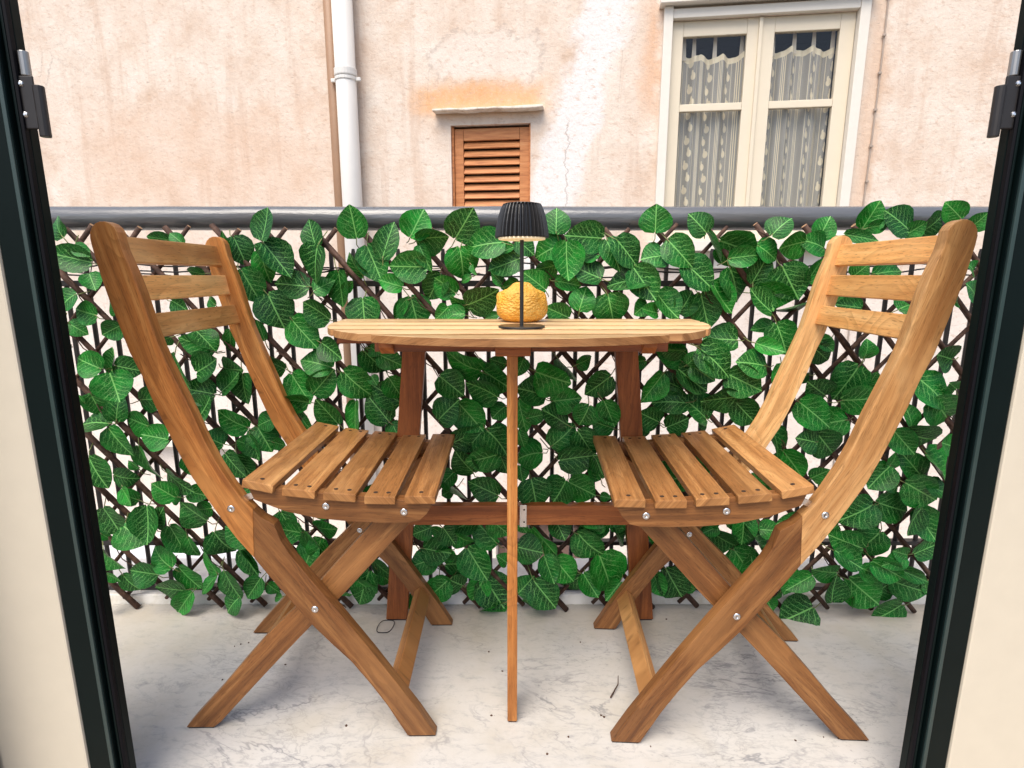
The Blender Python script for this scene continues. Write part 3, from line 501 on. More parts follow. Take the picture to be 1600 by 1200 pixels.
# ---------------------------------------------------------------- door frame with its hinges
XL_, XR_ = .5825, .6005
fr = thing('balcony_door_frame', 'dark green metal balcony door frame standing on both sides of the opening', 'door frame', (0, .70, 0))
for s, xi in ((-1, XL_), (1, XR_)):
    w = .0495
    bm = bmesh.new()
    prof = [(0, .025), (0, .012), (.004, .012), (.004, .004), (.0075, .004), (.0075, .010), (.011, .010), (.011, .0), (w, 0), (w, .025)]
    prism_z(bm, [(s * (xi + a), b) for a, b in prof], -.003, 1.5)
    jb = finish('jamb', bm, M['frame'], fr, bevel=.0012)
    bm = bmesh.new(); prism_z(bm, [(s * (xi + a), b) for a, b in ((.0113, -.0035), (.0165, -.0035), (.0165, .0), (.0113, .0))], -.003, 1.5)
    finish('edge_bead', bm, M['frame_edge'], jb, bevel=.0006)
    bm = bmesh.new(); prism_z(bm, [(s * (xi + a), b) for a, b in ((.0002, .0055), (.0036, .0045), (.0036, .0118), (.0002, .0118))], -.003, 1.5)
    finish('gasket', bm, M['gasket'], jb, bevel=.0008)
    # hinge on the outer side of the frame: plate, barrel, bright pin, two screws
    bm = bmesh.new()
    a, b = sorted((s * (xi + .0035), s * (xi - .0155))); box_bm(bm, a, b, .008, .0112, .973, 1.032)
    hg = finish('hinge', bm, M['hinge'], fr, bevel=.0014)
    bm = bmesh.new(); tube(bm, [(s * (xi - .0205), .0096, .964), (s * (xi - .0205), .0096, 1.021)], .0060, 14)
    finish('barrel', bm, M['hinge'], hg, bevel=.0008)
    bm = bmesh.new(); tube(bm, [(s * (xi - .0050), .014, 1.0325), (s * (xi - .0050), .014, 1.060)], .0055, 14)
    finish('pin', bm, M['pin'], hg, bevel=.001, smooth=False)
    for z in (.989, 1.023):
        bm = bmesh.new(); lathe(bm, [(.0036, 0), (.0030, .0012), (.0012, .0018)], 12)
        sc = finish('screw', bm, M['steel'], hg); sc.location = (s * (xi - .0012), .008, z); sc.rotation_euler = (PI / 2, 0, 0)
lf = box('door_leaf', -.82, -.757, .60, .690, -.003, 1.5, M['frame'], None, .003, 'z')
tag(lf, 'dark edge of a folded door leaf at the cream wall in the bottom left corner', 'door leaf')

# ---------------------------------------------------------------- railing
rl = thing('railing', 'black iron balcony railing with a thick grey handrail pipe', 'railing', (0, 1.262, .026))
bm = bmesh.new(); tube(bm, [(-1.35 + i * .1, 0 + random.uniform(-.0006, .0006), .898 + random.uniform(-.0006, .0006)) for i in range(28)], .0255, 24)
finish('handrail', bm, M['railing'], rl, smooth=True)
for z, h in ((.757, .013), (.126, .010), (.004, .010)):
    bm = bmesh.new(); box_bm(bm, -1.35, 1.35, -.005, .015, z - h / 2, z + h / 2)
    finish('rail_bar', bm, M['iron'], rl, bevel=.0015)
bal = None
for i in range(-16, 36):
    x = -.506 + .0502 * i
    if bal is None:
        bm = bmesh.new()
        tube(bm, [(0, 0, 0), (0, 0, .822), (0, 0, .833)], [.0052, .0052, .0035], 8)
        bal = finish('baluster', bm, M['iron'], rl); b_ = bal
    else:
        b_ = bal.copy(); COL.objects.link(b_)
    b_.location = (x, .005, 0)
for x in (-1.3, 1.3):
    bm = bmesh.new(); tube(bm, [(x, 0, 0), (x, 0, .89)], .012, 10); finish('post', bm, M['iron'], rl)
bm = bmesh.new()
for k in range(3):
    pts = [(-1.3 + i * .04, 1.243 + .004 * math.sin(i * .7 + k), .805 + .006 * k + .007 * math.sin(i * .31 + 2 * k) + .004 * math.sin(i * 1.13 + k)) for i in range(66)]
    tube(bm, pts, .0017, 6)
tag(finish('cable', bm, M['cable'], smooth=True), 'thin black string light cable running along the railing behind the leaves', 'cable')

# ---------------------------------------------------------------- trellis with artificial leaves
TY = 1.215
tre = thing('leaf_trellis', 'willow lattice screen covered in artificial green leaves tied to the railing', 'trellis', (0, TY, 0))
def ty(x): return -.012 * x
PX = .1047
def stick(xt, xb, dy, r, zt, zb):
    bm = bmesh.new(); n = 9; pts = []; rs = []
    for i in range(n):
        k = i / (n - 1); x = xt + (xb - xt) * k; z = zt + (zb - zt) * k
        j = 0 if i in (0, n - 1) else .0022
        x += random.uniform(-j, j)
        pts.append((x, ty(x) + dy + random.uniform(-.001, .001), z)); rs.append(r * random.uniform(.86, 1.14))
    tube(bm, pts, rs, 7)
    o = finish('stick', bm, M['bark'], tre)
    for p in o.data.polygons: p.use_smooth = len(p.vertices) == 4
    o.data.materials.append(M['cap'])
    for p in o.data.polygons:
        if len(p.vertices) > 4: p.material_index = 1
    return o
def clip_stick(xt, xb, dy, r, zt, zb):
    lim = 1.24
    if max(xt, xb) < -lim or min(xt, xb) > lim: return
    def at(x): return zt + (zb - zt) * (x - xt) / (xb - xt)
    a, b, za, zb_ = xt, xb, zt, zb
    if abs(a) > lim: za = at(math.copysign(lim, a)); a = math.copysign(lim, a)
    if abs(b) > lim: zb_ = at(math.copysign(lim, b)); b = math.copysign(lim, b)
    stick(a, b, dy, r, za, zb_)
for i in range(-26, 20):
    xt = -.746 + PX * i
    clip_stick(xt + random.uniform(-.004, .004), xt + .774, -.0055, .0062, .900 + random.uniform(-.006, .008), .006 + random.uniform(-.004, .012))
    xt = -.800 + PX * i + PX * 8
    clip_stick(xt + random.uniform(-.004, .004), xt - .784, .0055, .0050, .902 + random.uniform(-.006, .008), .014 + random.uniform(-.004, .010))
def leaf_mesh(seed):
    rd = random.Random(seed); bm = bmesh.new(); lay = bm.loops.layers.uv.new('UVMap')
    st_ = [(0, .04), (.04, .32), (.13, .46), (.28, .53), (.46, .525), (.64, .45), (.80, .31), (.92, .145), (1.0, .01)]
    cup = rd.uniform(.08, .55); bend = rd.uniform(-.25, .55); twist = rd.uniform(-.4, .4); wav = rd.uniform(.0, .05); ph = rd.uniform(0, 6)
    V = []; U = {}
    for i, (x, w) in enumerate(st_):
        row = []
        for j in (-1, -.5, 0, .5, 1):
            y = j * w; xx = x - (.05 if x < .1 and abs(j) == 1 else 0)
            z = cup * abs(y) ** 1.5 * 1.2 - bend * (x - .25) ** 2 + twist * y * (x - .3) + wav * math.sin(9 * x + ph + 2 * j) * abs(j)
            v = bm.verts.new((xx, y, z)); U[v] = (x, .5 + y); row.append(v)
        V.append(row)
    for A, B in zip(V, V[1:]):
        for j in range(4):
            f = bm.faces.new((A[j], B[j], B[j + 1], A[j + 1])); f.smooth = True
            for l in f.loops: l[lay].uv = U[l.vert]
    me = bpy.data.meshes.new('leaf'); bm.to_mesh(me); bm.free(); me.materials.append(M['leaf']); return me
LM = [leaf_mesh(40 + i) for i in range(18)]
def leaf_matrix(bx, bz, tx, tz, w, rd):
    d0 = .024 + rd.uniform(-.012, .018); d1 = d0 + rd.uniform(-.012, .020)
    B = Vector((bx, ty(bx) - d0, bz)); T = Vector((tx, ty(tx) - d1, tz))
    X = T - B; B = B - X * .025 * X.length * 0; X = X * 1.07; Ln = X.length; X.normalize()
    N = Vector((0, -1, .12)); N = (N - X * N.dot(X)).normalized(); Y = N.cross(X)
    a = rd.gauss(0, .42); N2 = N * math.cos(a) + Y * math.sin(a); Y2 = N2.cross(X)
    W = Ln * w * 1.04 / max(.75, math.cos(a))
    m = Matrix(((X.x * Ln, Y2.x * W, N2.x * Ln, B.x), (X.y * Ln, Y2.y * W, N2.y * Ln, B.y), (X.z * Ln, Y2.z * W, N2.z * Ln, B.z), (0, 0, 0, 1)))
    return m, B
rd = random.Random(11)
leaves = sorted(LEAVES, key=lambda l: -((l[0] - l[2]) ** 2 + (l[1] - l[3]) ** 2) * l[4])
# a few more where the seats and the table hide most of the screen
extra = []
for k in range(34):
    x = random.choice((-1, 1)) * random.uniform(.12, .62); z = random.uniform(.16, .36); a = random.uniform(0, 2 * PI); q = random.uniform(.05, .066)
    extra.append((x, z, x + q * math.cos(a), z + q * math.sin(a), .8))
mass = bmesh.new(); mlay = mass.loops.layers.uv.new('UVMap'); stems = bmesh.new()
for k, l in enumerate(leaves + extra):
    m, B = leaf_matrix(*l, rd); me = LM[rd.randrange(len(LM))]
    if k < 296:
        o = bpy.data.objects.new('leaf', me); COL.objects.link(o); o.parent = tre; o.matrix_basis = m
    else:
        n0 = len(mass.faces); t_ = me.copy(); t_.transform(m); mass.from_mesh(t_); bpy.data.meshes.remove(t_)
    X = Vector((l[2] - l[0], 0, l[3] - l[1])).normalized()
    E_ = B - X * .022 + Vector((rd.uniform(-.012, .012), 0, rd.uniform(-.012, .012))); E_.y = ty(E_.x) - .008
    mid_ = (B + E_) / 2 + Vector((rd.uniform(-.004, .004), -.004, -.003))
    tube(stems, [B + X * .004, mid_, E_], .0011, 5)
me = bpy.data.meshes.new('small_leaves'); mass.to_mesh(me); mass.free()
o = link('small_leaves', me, M['leaf'], tre, True); o['kind'] = 'stuff'
o = finish('stems', stems, M['stem'], tre, smooth=True); o['kind'] = 'stuff'
# vine wires wound along the front sticks
bm = bmesh.new()
for i in range(-18, 16):
    xt = -.746 + PX * i
    for seg_ in range(4):
        k0 = rd.uniform(0, .8); k1 = min(1, k0 + rd.uniform(.1, .25)); pts = []
        for j in range(10):
            k = k0 + (k1 - k0) * j / 9; x = xt + .774 * k; z = .90 - .894 * k
            if abs(x) > 1.22: continue
            pts.append((x + .006 * math.sin(j * 1.1 + i), ty(x) - .0125 - .004 * math.sin(j * .9 + seg_), z + .006 * math.sin(j * 1.1 + i)))
        if len(pts) > 3: tube(bm, pts, .0012, 5)
o = finish('vine_wire', bm, M['bark'], tre, smooth=True); o['kind'] = 'stuff'

# ---------------------------------------------------------------- folding chairs
T_ = CH_T; Dd = CH_D; YC = (Dd + T_) / 2
def sx(ch): return [(a - CH_XC, z) for a, z in ch]
def chair(label, grp, loc, rz):
    root = thing('folding_chair', label, 'chair', loc, rz, grp)
    L, R_ = sx(OUT_L), sx(OUT_R)
    cl = centre(L, R_, 14); uvO = lineuv(cl)
    iL, iR = 14, 13
    tx_, tz_ = OUT_TOP[0] - CH_XC, OUT_TOP[1]
    hw = (R_[0][0] - L[0][0]) / 2; cx_ = (R_[0][0] + L[0][0]) / 2; zb = L[0][1]
    arc = [(cx_ - hw * math.cos(a) + (tx_ - cx_) * math.sin(a), zb + (tz_ - zb) * math.sin(a)) for a in [PI * i / 9 for i in range(1, 9)]]
    foot = [(L[-1][0], .003), (R_[-1][0], .003)]
    joint = [R_[iR], L[iL]]
    for y0 in (-YC, Dd - YC):
        bm = bmesh.new(); prism_y(bm, L[:iL + 1][::-1] + arc + R_[:iR + 1], y0, y0 + T_)
        finish('back_stile', bm, M['wood'], root, uvO, .0014, seg=2)
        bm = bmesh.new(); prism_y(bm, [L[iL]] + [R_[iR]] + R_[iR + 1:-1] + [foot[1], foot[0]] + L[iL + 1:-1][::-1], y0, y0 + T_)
        lg = finish('front_leg', bm, M['shaded_leg_wood'], root, uvO, .0014, seg=2)
        bm = bmesh.new(); box_bm(bm, foot[0][0] + .002, foot[1][0] - .002, y0 + .002, y0 + T_ - .002, 0, .0035)
        finish('foot_pad', bm, M['pad'], lg)
    U, Dn = sx(IN_U), sx(IN_D)
    U[-1] = (U[-1][0], .003); Dn[-1] = (Dn[-1][0], .003)
    uvI = lineuv(centre(U, Dn, 10)); e = .0235
    for y0 in (e - YC, Dd - e - YC):
        bm = bmesh.new(); prism_y(bm, U[::-1] + Dn, y0, y0 + T_ - .001)
        lg = finish('rear_leg', bm, M['shaded_leg_wood'], root, uvI, .0014, seg=2)
        bm = bmesh.new(); box_bm(bm, U[-1][0] + .003, Dn[-1][0] - .002, y0 + .002, y0 + T_ - .003, 0, .0035)
        finish('foot_pad', bm, M['pad'], lg)
    RT, RB = sx(RAIL_T), sx(RAIL_B); uvR = lineuv([Vector((RT[0][0], .44)), Vector((RT[-1][0], .425))])
    for y0 in (0 - YC, Dd - YC):
        bm = bmesh.new(); prism_y(bm, RT[::-1] + RB, y0 + .0005, y0 + T_ - .0005)
        finish('seat_rail', bm, M['shaded_leg_wood'], root, uvR, .0018)
    for a, z, a2, z2 in SEAT:
        d = Vector((a2 - a, z2 - z)); n = Vector((d.y, -d.x)).normalized() * .0135
        P = [(a - CH_XC, z), (a2 - CH_XC, z2), (a2 - CH_XC + n.x, z2 + n.y), (a - CH_XC + n.x, z + n.y)]
        bm = bmesh.new(); prism_y(bm, P, -.009 - YC, Dd + T_ + .009 - YC)
        sl_ = finish('seat_slat', bm, M['seat_wood'], root, axuv('y'), .0015, seg=2)
        ends = (.3, .72) if a not in (SEAT[0][0], SEAT[-1][0]) else (.5,)
        up = Vector((-n.x, 0, -n.y)).normalized()
        for yy in (.008 - YC, Dd + T_ - .008 - YC):
            for k in ends:
                bm = bmesh.new(); lathe(bm, [(.0036, -.001), (.0036, .0004), (.0031, .0005)], 12)
                h = finish('screw_hole', bm, M['screw_hole'], sl_)
                h.matrix_basis = Matrix.Translation((a - CH_XC + d.x * k, yy, z + d.y * k)) @ up.to_track_quat('Z', 'Y').to_matrix().to_4x4()
    for a, z, a2, z2 in BACK:
        d = Vector((a2 - a, z2 - z)); n = Vector((d.y, -d.x)).normalized() * .013
        x0 = a - CH_XC; x1 = a2 - CH_XC
        if n.x > 0: n = -n
        P = [(x0, z), (x1, z2), (x1 + n.x, z2 + n.y), (x0 + n.x, z + n.y)]
        bm = bmesh.new(); prism_y(bm, P, T_ - YC - .002, Dd - YC + .002)
        finish('back_slat', bm, M['slat_wood'], root, axuv('y'), .0016, seg=3)
    for (cx2, cz2), (ax_, az_), ya, yb in (((-.046, .083), (.63, -.78), T_, Dd), ((RSTR[0] + .006, RSTR[1] + .004), (-.68, -.73), e + T_ - .001, Dd - e)):
        cx2 -= CH_XC; a = Vector((ax_, az_)).normalized(); b = Vector((-a.y, a.x))
        c0 = Vector((cx2, cz2)); P = [c0 + a * p * .0165 + b * q * .010 for p, q in ((-1, -1), (1, -1), (1, 1), (-1, 1))]
        bm = bmesh.new(); prism_y(bm, P, ya - YC - .001, yb - YC + .001)
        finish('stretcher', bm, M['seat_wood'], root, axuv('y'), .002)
    bm = bmesh.new(); tube(bm, [(BOLT[1][0] - CH_XC, T_ - YC - .001, BOLT[1][1] - .003), (BOLT[1][0] - CH_XC, Dd - YC + .001, BOLT[1][1] - .003)], .008, 12)
    finish('cross_rod', bm, M['wood'], root, axuv('y'))
    # metal links between seat rail and stile, then the screw heads
    for y0 in (T_ * .5 - YC, Dd + T_ * .5 - YC):
        bm = bmesh.new(); prism_y(bm, [(BOLT[0][0] - CH_XC - .004, BOLT[0][1] + .010), (-.247 - CH_XC, .4635), (-.247 - CH_XC, .4535), (BOLT[0][0] - CH_XC - .004, BOLT[0][1] - .002)], y0 - .0015, y0 + .0015)
        finish('seat_link', bm, M['steel'], root)
    spots = [(p, -1, 0.) for p in BOLT] + [(p, 1, 0.) for p in BOLT] + [(BOLT[3], -1, Dd - e + .0), (BOLT[3], 1, e + T_ - .001 - Dd - T_)]
    scr = None
    for (a, z), s, off in spots:
        if scr is None:
            bm = bmesh.new(); lathe(bm, [(.0062, 0), (.0060, .0008), (.0048, .0016), (.0020, .0019), (.0018, .0012)], 16)
            scr = finish('screw', bm, M['steel'], root, smooth=True); q = scr
        else:
            q = scr.copy(); COL.objects.link(q)
        if off == 0.: y = (-YC if s < 0 else Dd + T_ - YC)
        else: y = off - YC if s < 0 else off + Dd + T_ - YC
        q.location = (a - CH_XC, y, z); q.rotation_euler = (PI / 2 if s < 0 else -PI / 2, 0, 0)
    return root
def copy_tree(o, parent=None):
    c_ = o.copy(); COL.objects.link(c_)
    if parent is not None: c_.parent = parent
    for ch in o.children: copy_tree(ch, c_)
    return c_
ch1 = chair('folding wooden chair left of the table, its slatted back by the left door frame', 'folding chairs at the balcony table', (CH_L[0], CH_L[1], 0), CH_L[2])
ch2 = copy_tree(ch1)
ch2.location = (CH_R[0], CH_R[1], 0); ch2.rotation_euler = (0, 0, CH_R[2])
for q_ in ch2.children_recursive:
    if q_.type == 'MESH' and q_.data.materials and q_.data.materials[0] == M['wood'] and q_.name.startswith('back_stile'):
        q_.material_slots[0].link = 'OBJECT'; q_.material_slots[0].material = M['lit_wood']
ch2['label'] = 'folding wooden chair right of the table, its slatted back by the right door frame'

# ---------------------------------------------------------------- table
TX = .013; TZ = .710
tb = thing('folding_table', 'half oval slatted wooden table on a gate leg against the leafy screen', 'table', (TX, 0, 0))
ya, yb, hwid = .800, 1.185, .367
def half(y):
    k = max(0., (yb - y) / (yb - ya)); return hwid * max(0., 1 - k ** 3.1) ** .5
ybs = [.800, .868, .946, 1.026, 1.106, 1.185]
for i in range(5):
    y0, y1 = ybs[i] + (.0085 if i else 0), ybs[i + 1] - .0085
    n = 18; left, right = [], []
    for j in range(n + 1):
        k = j / n
        y = y0 + (y1 - y0) * (k * k if i == 0 else k)
        h = half(y); right.append((h, y)); left.append((-h, y))
    if i == 0: right = right[1:]; left = left[1:]; poly = [(0, y0)] + right + left[::-1]
    else: poly = right + left[::-1]
    bm = bmesh.new(); prism_z(bm, poly, TZ - .0125, TZ)
    ts = finish('top_slat', bm, M['top_wood'], tb, axuv('x'), .0005, seg=1)
    ts.data.materials.append(M['shaded_edge_wood'])
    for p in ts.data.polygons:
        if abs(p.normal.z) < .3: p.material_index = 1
def rail(name, x0, x1, y0, y1, z0, z1, m='red_wood', ax='x', bev=.0018): return box(name, x0, x1, y0, y1, z0, z1, M[m], tb, bev, ax)
rail('apron', -.232, .236, .872, .890, TZ - .029, TZ - .0132, 'shaded_red_wood')
rail('batten', -.318, .318, .955, .985, TZ - .026, TZ - .0130, 'shaded_red_wood')
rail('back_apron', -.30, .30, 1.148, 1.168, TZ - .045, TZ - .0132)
for x in (-.212, .205):                              # cross bearers with rounded noses
    pr = [(.862, TZ - .0135), (.862, TZ - .021)] + [(.868 + .012 * (1 - math.cos(a)), TZ - .021 - .012 * math.sin(a)) for a in (.5, 1., PI / 2)] + [(1.147, TZ - .033), (1.147, TZ - .0135)]
    bm = bmesh.new(); A = [bm.verts.new((x - .011, y, z)) for y, z in pr]; B = [bm.verts.new((x + .011, y, z)) for y, z in pr]
    bm.faces.new(A); bm.faces.new(B[::-1])
    for i in range(len(pr)): bm.faces.new((A[i], A[(i + 1) % len(pr)], B[(i + 1) % len(pr)], B[i]))
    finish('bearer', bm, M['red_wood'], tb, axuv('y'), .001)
for s, xt, xb_ in ((-1, -.218, -.286), (1, .227, .296)):
    bm = bmesh.new(); hw_ = .0245
    A = [(xb_ - hw_, 0.0035), (xb_ + hw_, 0.0035), (xt + hw_, TZ - .0135), (xt - hw_, TZ - .0135)]
    prism_y(bm, A, 1.170, 1.188)
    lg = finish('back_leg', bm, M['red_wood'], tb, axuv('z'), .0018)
    bm = bmesh.new(); box_bm(bm, xb_ - .022, xb_ + .022, 1.172, 1.186, 0, .004); finish('foot_pad', bm, M['pad'], lg)
rail('stretcher', -.262, .272, 1.146, 1.1685, .254, .300)
# gate leg, seen edge on
gx = -.0125
gl_ = box('gate_leg', gx - .0088, gx + .0088, .866, .914, .0035, TZ - .0345, M['wood'], tb, .0018, 'z')
box('foot_pad', gx - .007, gx + .007, .869, .911, 0, .004, M['pad'], gl_, 0)
rail('gate_bar', gx - .008, gx + .008, .9145, 1.143, .258, .297, 'wood', 'y')
rail('gate_bar', gx - .008, gx + .008, .9145, 1.143, .560, .600, 'wood', 'y')
rail('gate_post', gx - .008, gx + .008, 1.095, 1.1435, .2975, .5595, 'wood', 'z')
rail('gate_block', gx - .027, gx + .029, .855, .8715, TZ - .034, TZ - .0133)
hgp = rail('hinge_plate', .004, .0195, 1.1445, 1.1458, .250, .302, 'steel', 'z', .0004)
for z in (.262, .291):
    bm = bmesh.new(); lathe(bm, [(.0022, 0), (.0018, .0006)], 10); q = finish('screw', bm, M['screw_hole'], hgp); q.location = (.014, 1.1445, z); q.rotation_euler = (PI / 2, 0, 0)

# ---------------------------------------------------------------- lamp and fruit on the table
lp = thing('table_lamp', 'small black table lamp with a ribbed shade and thin stem', 'lamp', (.017, .975, TZ))
bm = bmesh.new(); lathe(bm, [(.039, .0), (.0412, .0008), (.0412, .0032), (.0400, .0040)], 48); finish('base', bm, M['black'], lp, bevel=.0004)
bm = bmesh.new(); lathe(bm, [(.0034, .0038), (.0034, .156)], 14); finish('stem', bm, M['black'], lp, smooth=False)
NR = 34
prof = [(.0458, .1535), (.0462, .156), (.0452, .166), (.0432, .178), (.0402, .190), (.0368, .200), (.0338, .2065), (.0322, .209), (.029, .2098), (.004, .2100)]
seg = NR * 6
def rib(k, z): 
    if z > .2088: return 1.
    q = k % 6; return 1. if q == 0 else .985 if q == 1 else (.92 if q in (2, 5) else .86)
bm = bmesh.new(); lathe(bm, prof, seg, rib); bm.faces.ensure_lookup_table()
finish('shade', bm, M['black'], lp)
bm = bmesh.new(); lathe(bm, [(.0380, .1502), (.0400, .1508), (.0405, .1540)], 48); finish('diffuser', bm, M['glow'], lp)

bm = bmesh.new()
px = [(21, 502), (29, 500), (34, 496.5), (37.6, 491.5), (39.3, 486), (39.8, 480), (39.2, 473), (37.8, 467), (35.6, 462), (32.6, 457.8), (27.5, 455.2), (22.5, 453), (18, 449.5), (14.5, 446), (10.5, 443.8), (6, 443), (2, 443.4)]
prof = [(r / 861 * 1.112, (502 - y) / 861 * 1.112 * 1.02) for r, y in px]
def lump(k, z):
    a = k * 2 * PI / 96; s_ = max(0, 1 - abs(z - .054) / .012)
    return 1 + .085 * s_ * math.cos(6 * a) + .012 * math.sin(3 * a + 80 * z) + .008 * math.sin(11 * a - 130 * z) + .006 * math.sin(17 * a + 220 * z)
fine = []
for (a, b) in zip(prof, prof[1:]):
    for j in range(3): fine.append((a[0] + (b[0] - a[0]) * j / 3, a[1] + (b[1] - a[1]) * j / 3))
fine.append(prof[-1])
lathe(bm, fine, 96, lump)
fo = finish('citrus_fruit', bm, M['peel'], smooth=True)
fo.location = (.0195, 1.115, TZ)
tag(fo, 'large knobbly orange citrus fruit standing behind the lamp stem', 'fruit')

# ---------------------------------------------------------------- house across the alley (local x along its wall, z up, -y towards us)
RW = math.radians(-7.5)
hs = thing('house', 'old plastered house front across the alley with a shuttered opening and a white window', 'house', (0, 3.6, 0), RW)
holes = [(-.383, .114, 1.04, 1.711), (.920, 1.912, 1.0, 2.225), (-.109, .532, -1.5, -.875)]
xs = sorted({-7., 7.} | {h[0] for h in holes} | {h[1] for h in holes}); zs = sorted({-1.55, 4.2} | {h[2] for h in holes} | {h[3] for h in holes})
bm = bmesh.new(); vd = {}
def vv_(x, y, z):
    k = (round(x, 4), round(y, 4), round(z, 4))
    if k not in vd: vd[k] = bm.verts.new(k)
    return vd[k]
for x0, x1 in zip(xs, xs[1:]):
    for z0, z1 in zip(zs, zs[1:]):
        cxm, czm = (x0 + x1) / 2, (z0 + z1) / 2
        if any(h[0] < cxm < h[1] and h[2] < czm < h[3] for h in holes): continue
        bm.faces.new((vv_(x0, 0, z0), vv_(x1, 0, z0), vv_(x1, 0, z1), vv_(x0, 0, z1)))
for hx0, hx1, hz0, hz1 in holes:
    d = .16
    for (a, b) in (((hx0, hz0), (hx0, hz1)), ((hx0, hz1), (hx1, hz1)), ((hx1, hz1), (hx1, hz0)), ((hx1, hz0), (hx0, hz0))):
        bm.faces.new((vv_(a[0], 0, a[1]), vv_(b[0], 0, b[1]), vv_(b[0], d, b[1]), vv_(a[0], d, a[1])))
me = bpy.data.meshes.new('wall'); bm.to_mesh(me); bm.free(); link('wall', me, M['plaster'], hs)
bm = bmesh.new(); box_bm(bm, .70, 2.2, .165, 1.2, .8, 2.5)
for f in list(bm.faces):
    if abs(f.calc_center_median().y - .165) < .001: bm.faces.remove(f)
ro = finish('room_interior', bm, M['dark_room'], hs)
def hbox(name, x0, x1, y0, y1, z0, z1, m, parent=None, bev=.003):
    bm = bmesh.new(); box_bm(bm, x0, x1, y0, y1, z0, z1); return finish(name, bm, M[m], parent or hs, bevel=bev)
# shuttered opening
bm = bmesh.new(); n = 14
prism_y(bm, [(-.478 + .672 * i / n, 1.778 + random.uniform(-.003, .003)) for i in range(n + 1)] + [(.194 - .672 * i / n, 1.791 + random.uniform(-.002, .002)) for i in range(n + 1)], -.075, -.0)
finish('ledge', bm, M['ledge'], hs, bevel=.004)
sh = hbox('shutter', -.368, -.312, .035, .065, 1.04, 1.698, 'shutter')
for nm, b4 in (('shutter_stile', (.044, .102, 1.04, 1.698)), ('shutter_rail', (-.311, .043, 1.628, 1.698))):
    hbox(nm, b4[0], b4[1], .035, .065, b4[2], b4[3], 'shutter', sh)
for i in range(11):
    z = 1.606 - i * .0500
    bm = bmesh.new(); A = [(.033, z - .022), (.041, z - .027), (.066, z + .012), (.058, z + .017)]
    va = [bm.verts.new((-.311, y, zz)) for y, zz in A]; vb = [bm.verts.new((.043, y, zz)) for y, zz in A]
    bm.faces.new(va); bm.faces.new(vb[::-1])
    for j in range(4): bm.faces.new((va[j], va[(j + 1) % 4], vb[(j + 1) % 4], vb[j]))
    finish('shutter_slat', bm, M['shutter'], sh, bevel=.002)
hbox('shutter_backing', -.383, .114, .10, .12, 1.02, 1.72, 'dark_room', sh, 0)
for x0, x1 in ((-.384, -.369), (.103, .115)): hbox('shutter_jamb', x0, x1, .02, .12, 1.04, 1.711, 'shutter', sh, .002)
# white window: casing, two sashes of two panes, sill
cs = hbox('window_casing', .872, .922, -.035, .03, 1.005, 2.288, 'white_paint')
hbox('casing_side', 1.910, 1.962, -.035, .03, 1.005, 2.276, 'white_paint', cs)
hbox('casing_head', .923, 1.909, -.030, .03, 2.226, 2.274, 'white_paint', cs)
hbox('window_hood', .845, 1.985, -.075, .0, 2.290, 2.318, 'white_paint')
for a, b in ((.924, 1.404), (1.412, 1.908)):
    left = a < 1
    p0, p1 = (.988, 1.338) if left else (1.487, 1.831)
    y0, y1 = .010, .045
    sa = hbox('window_sash', a, p0, y0, y1, 1.01, 2.224, 'cream_paint')
    hbox('sash_stile', p1, b, y0, y1, 1.01, 2.224, 'cream_paint', sa)
    for z0, z1 in ((2.143, 2.2235), (1.744, 1.784), (1.0105, 1.09)): hbox('sash_rail', p0 + .0005, p1 - .0005, y0 + .001, y1 - .001, z0, z1, 'cream_paint', sa)
    for z0, z1 in ((1.0905, 1.7435), (1.7845, 2.1425)):
        bm = bmesh.new(); box_bm(bm, p0 + .001, p1 - .001, .026, .030, z0, z1); finish('pane', bm, M['glass'], sa)
hbox('astragal', 1.398, 1.418, -.004, .0095, 1.01, 2.22, 'cream_paint', cs)
hbox('window_sill', .84, 2.0, -.11, .02, .945, 1.003, 'white_paint')
hbox('sill_apron', .90, 1.93, -.03, -.0, .845, .9445, 'white_paint')
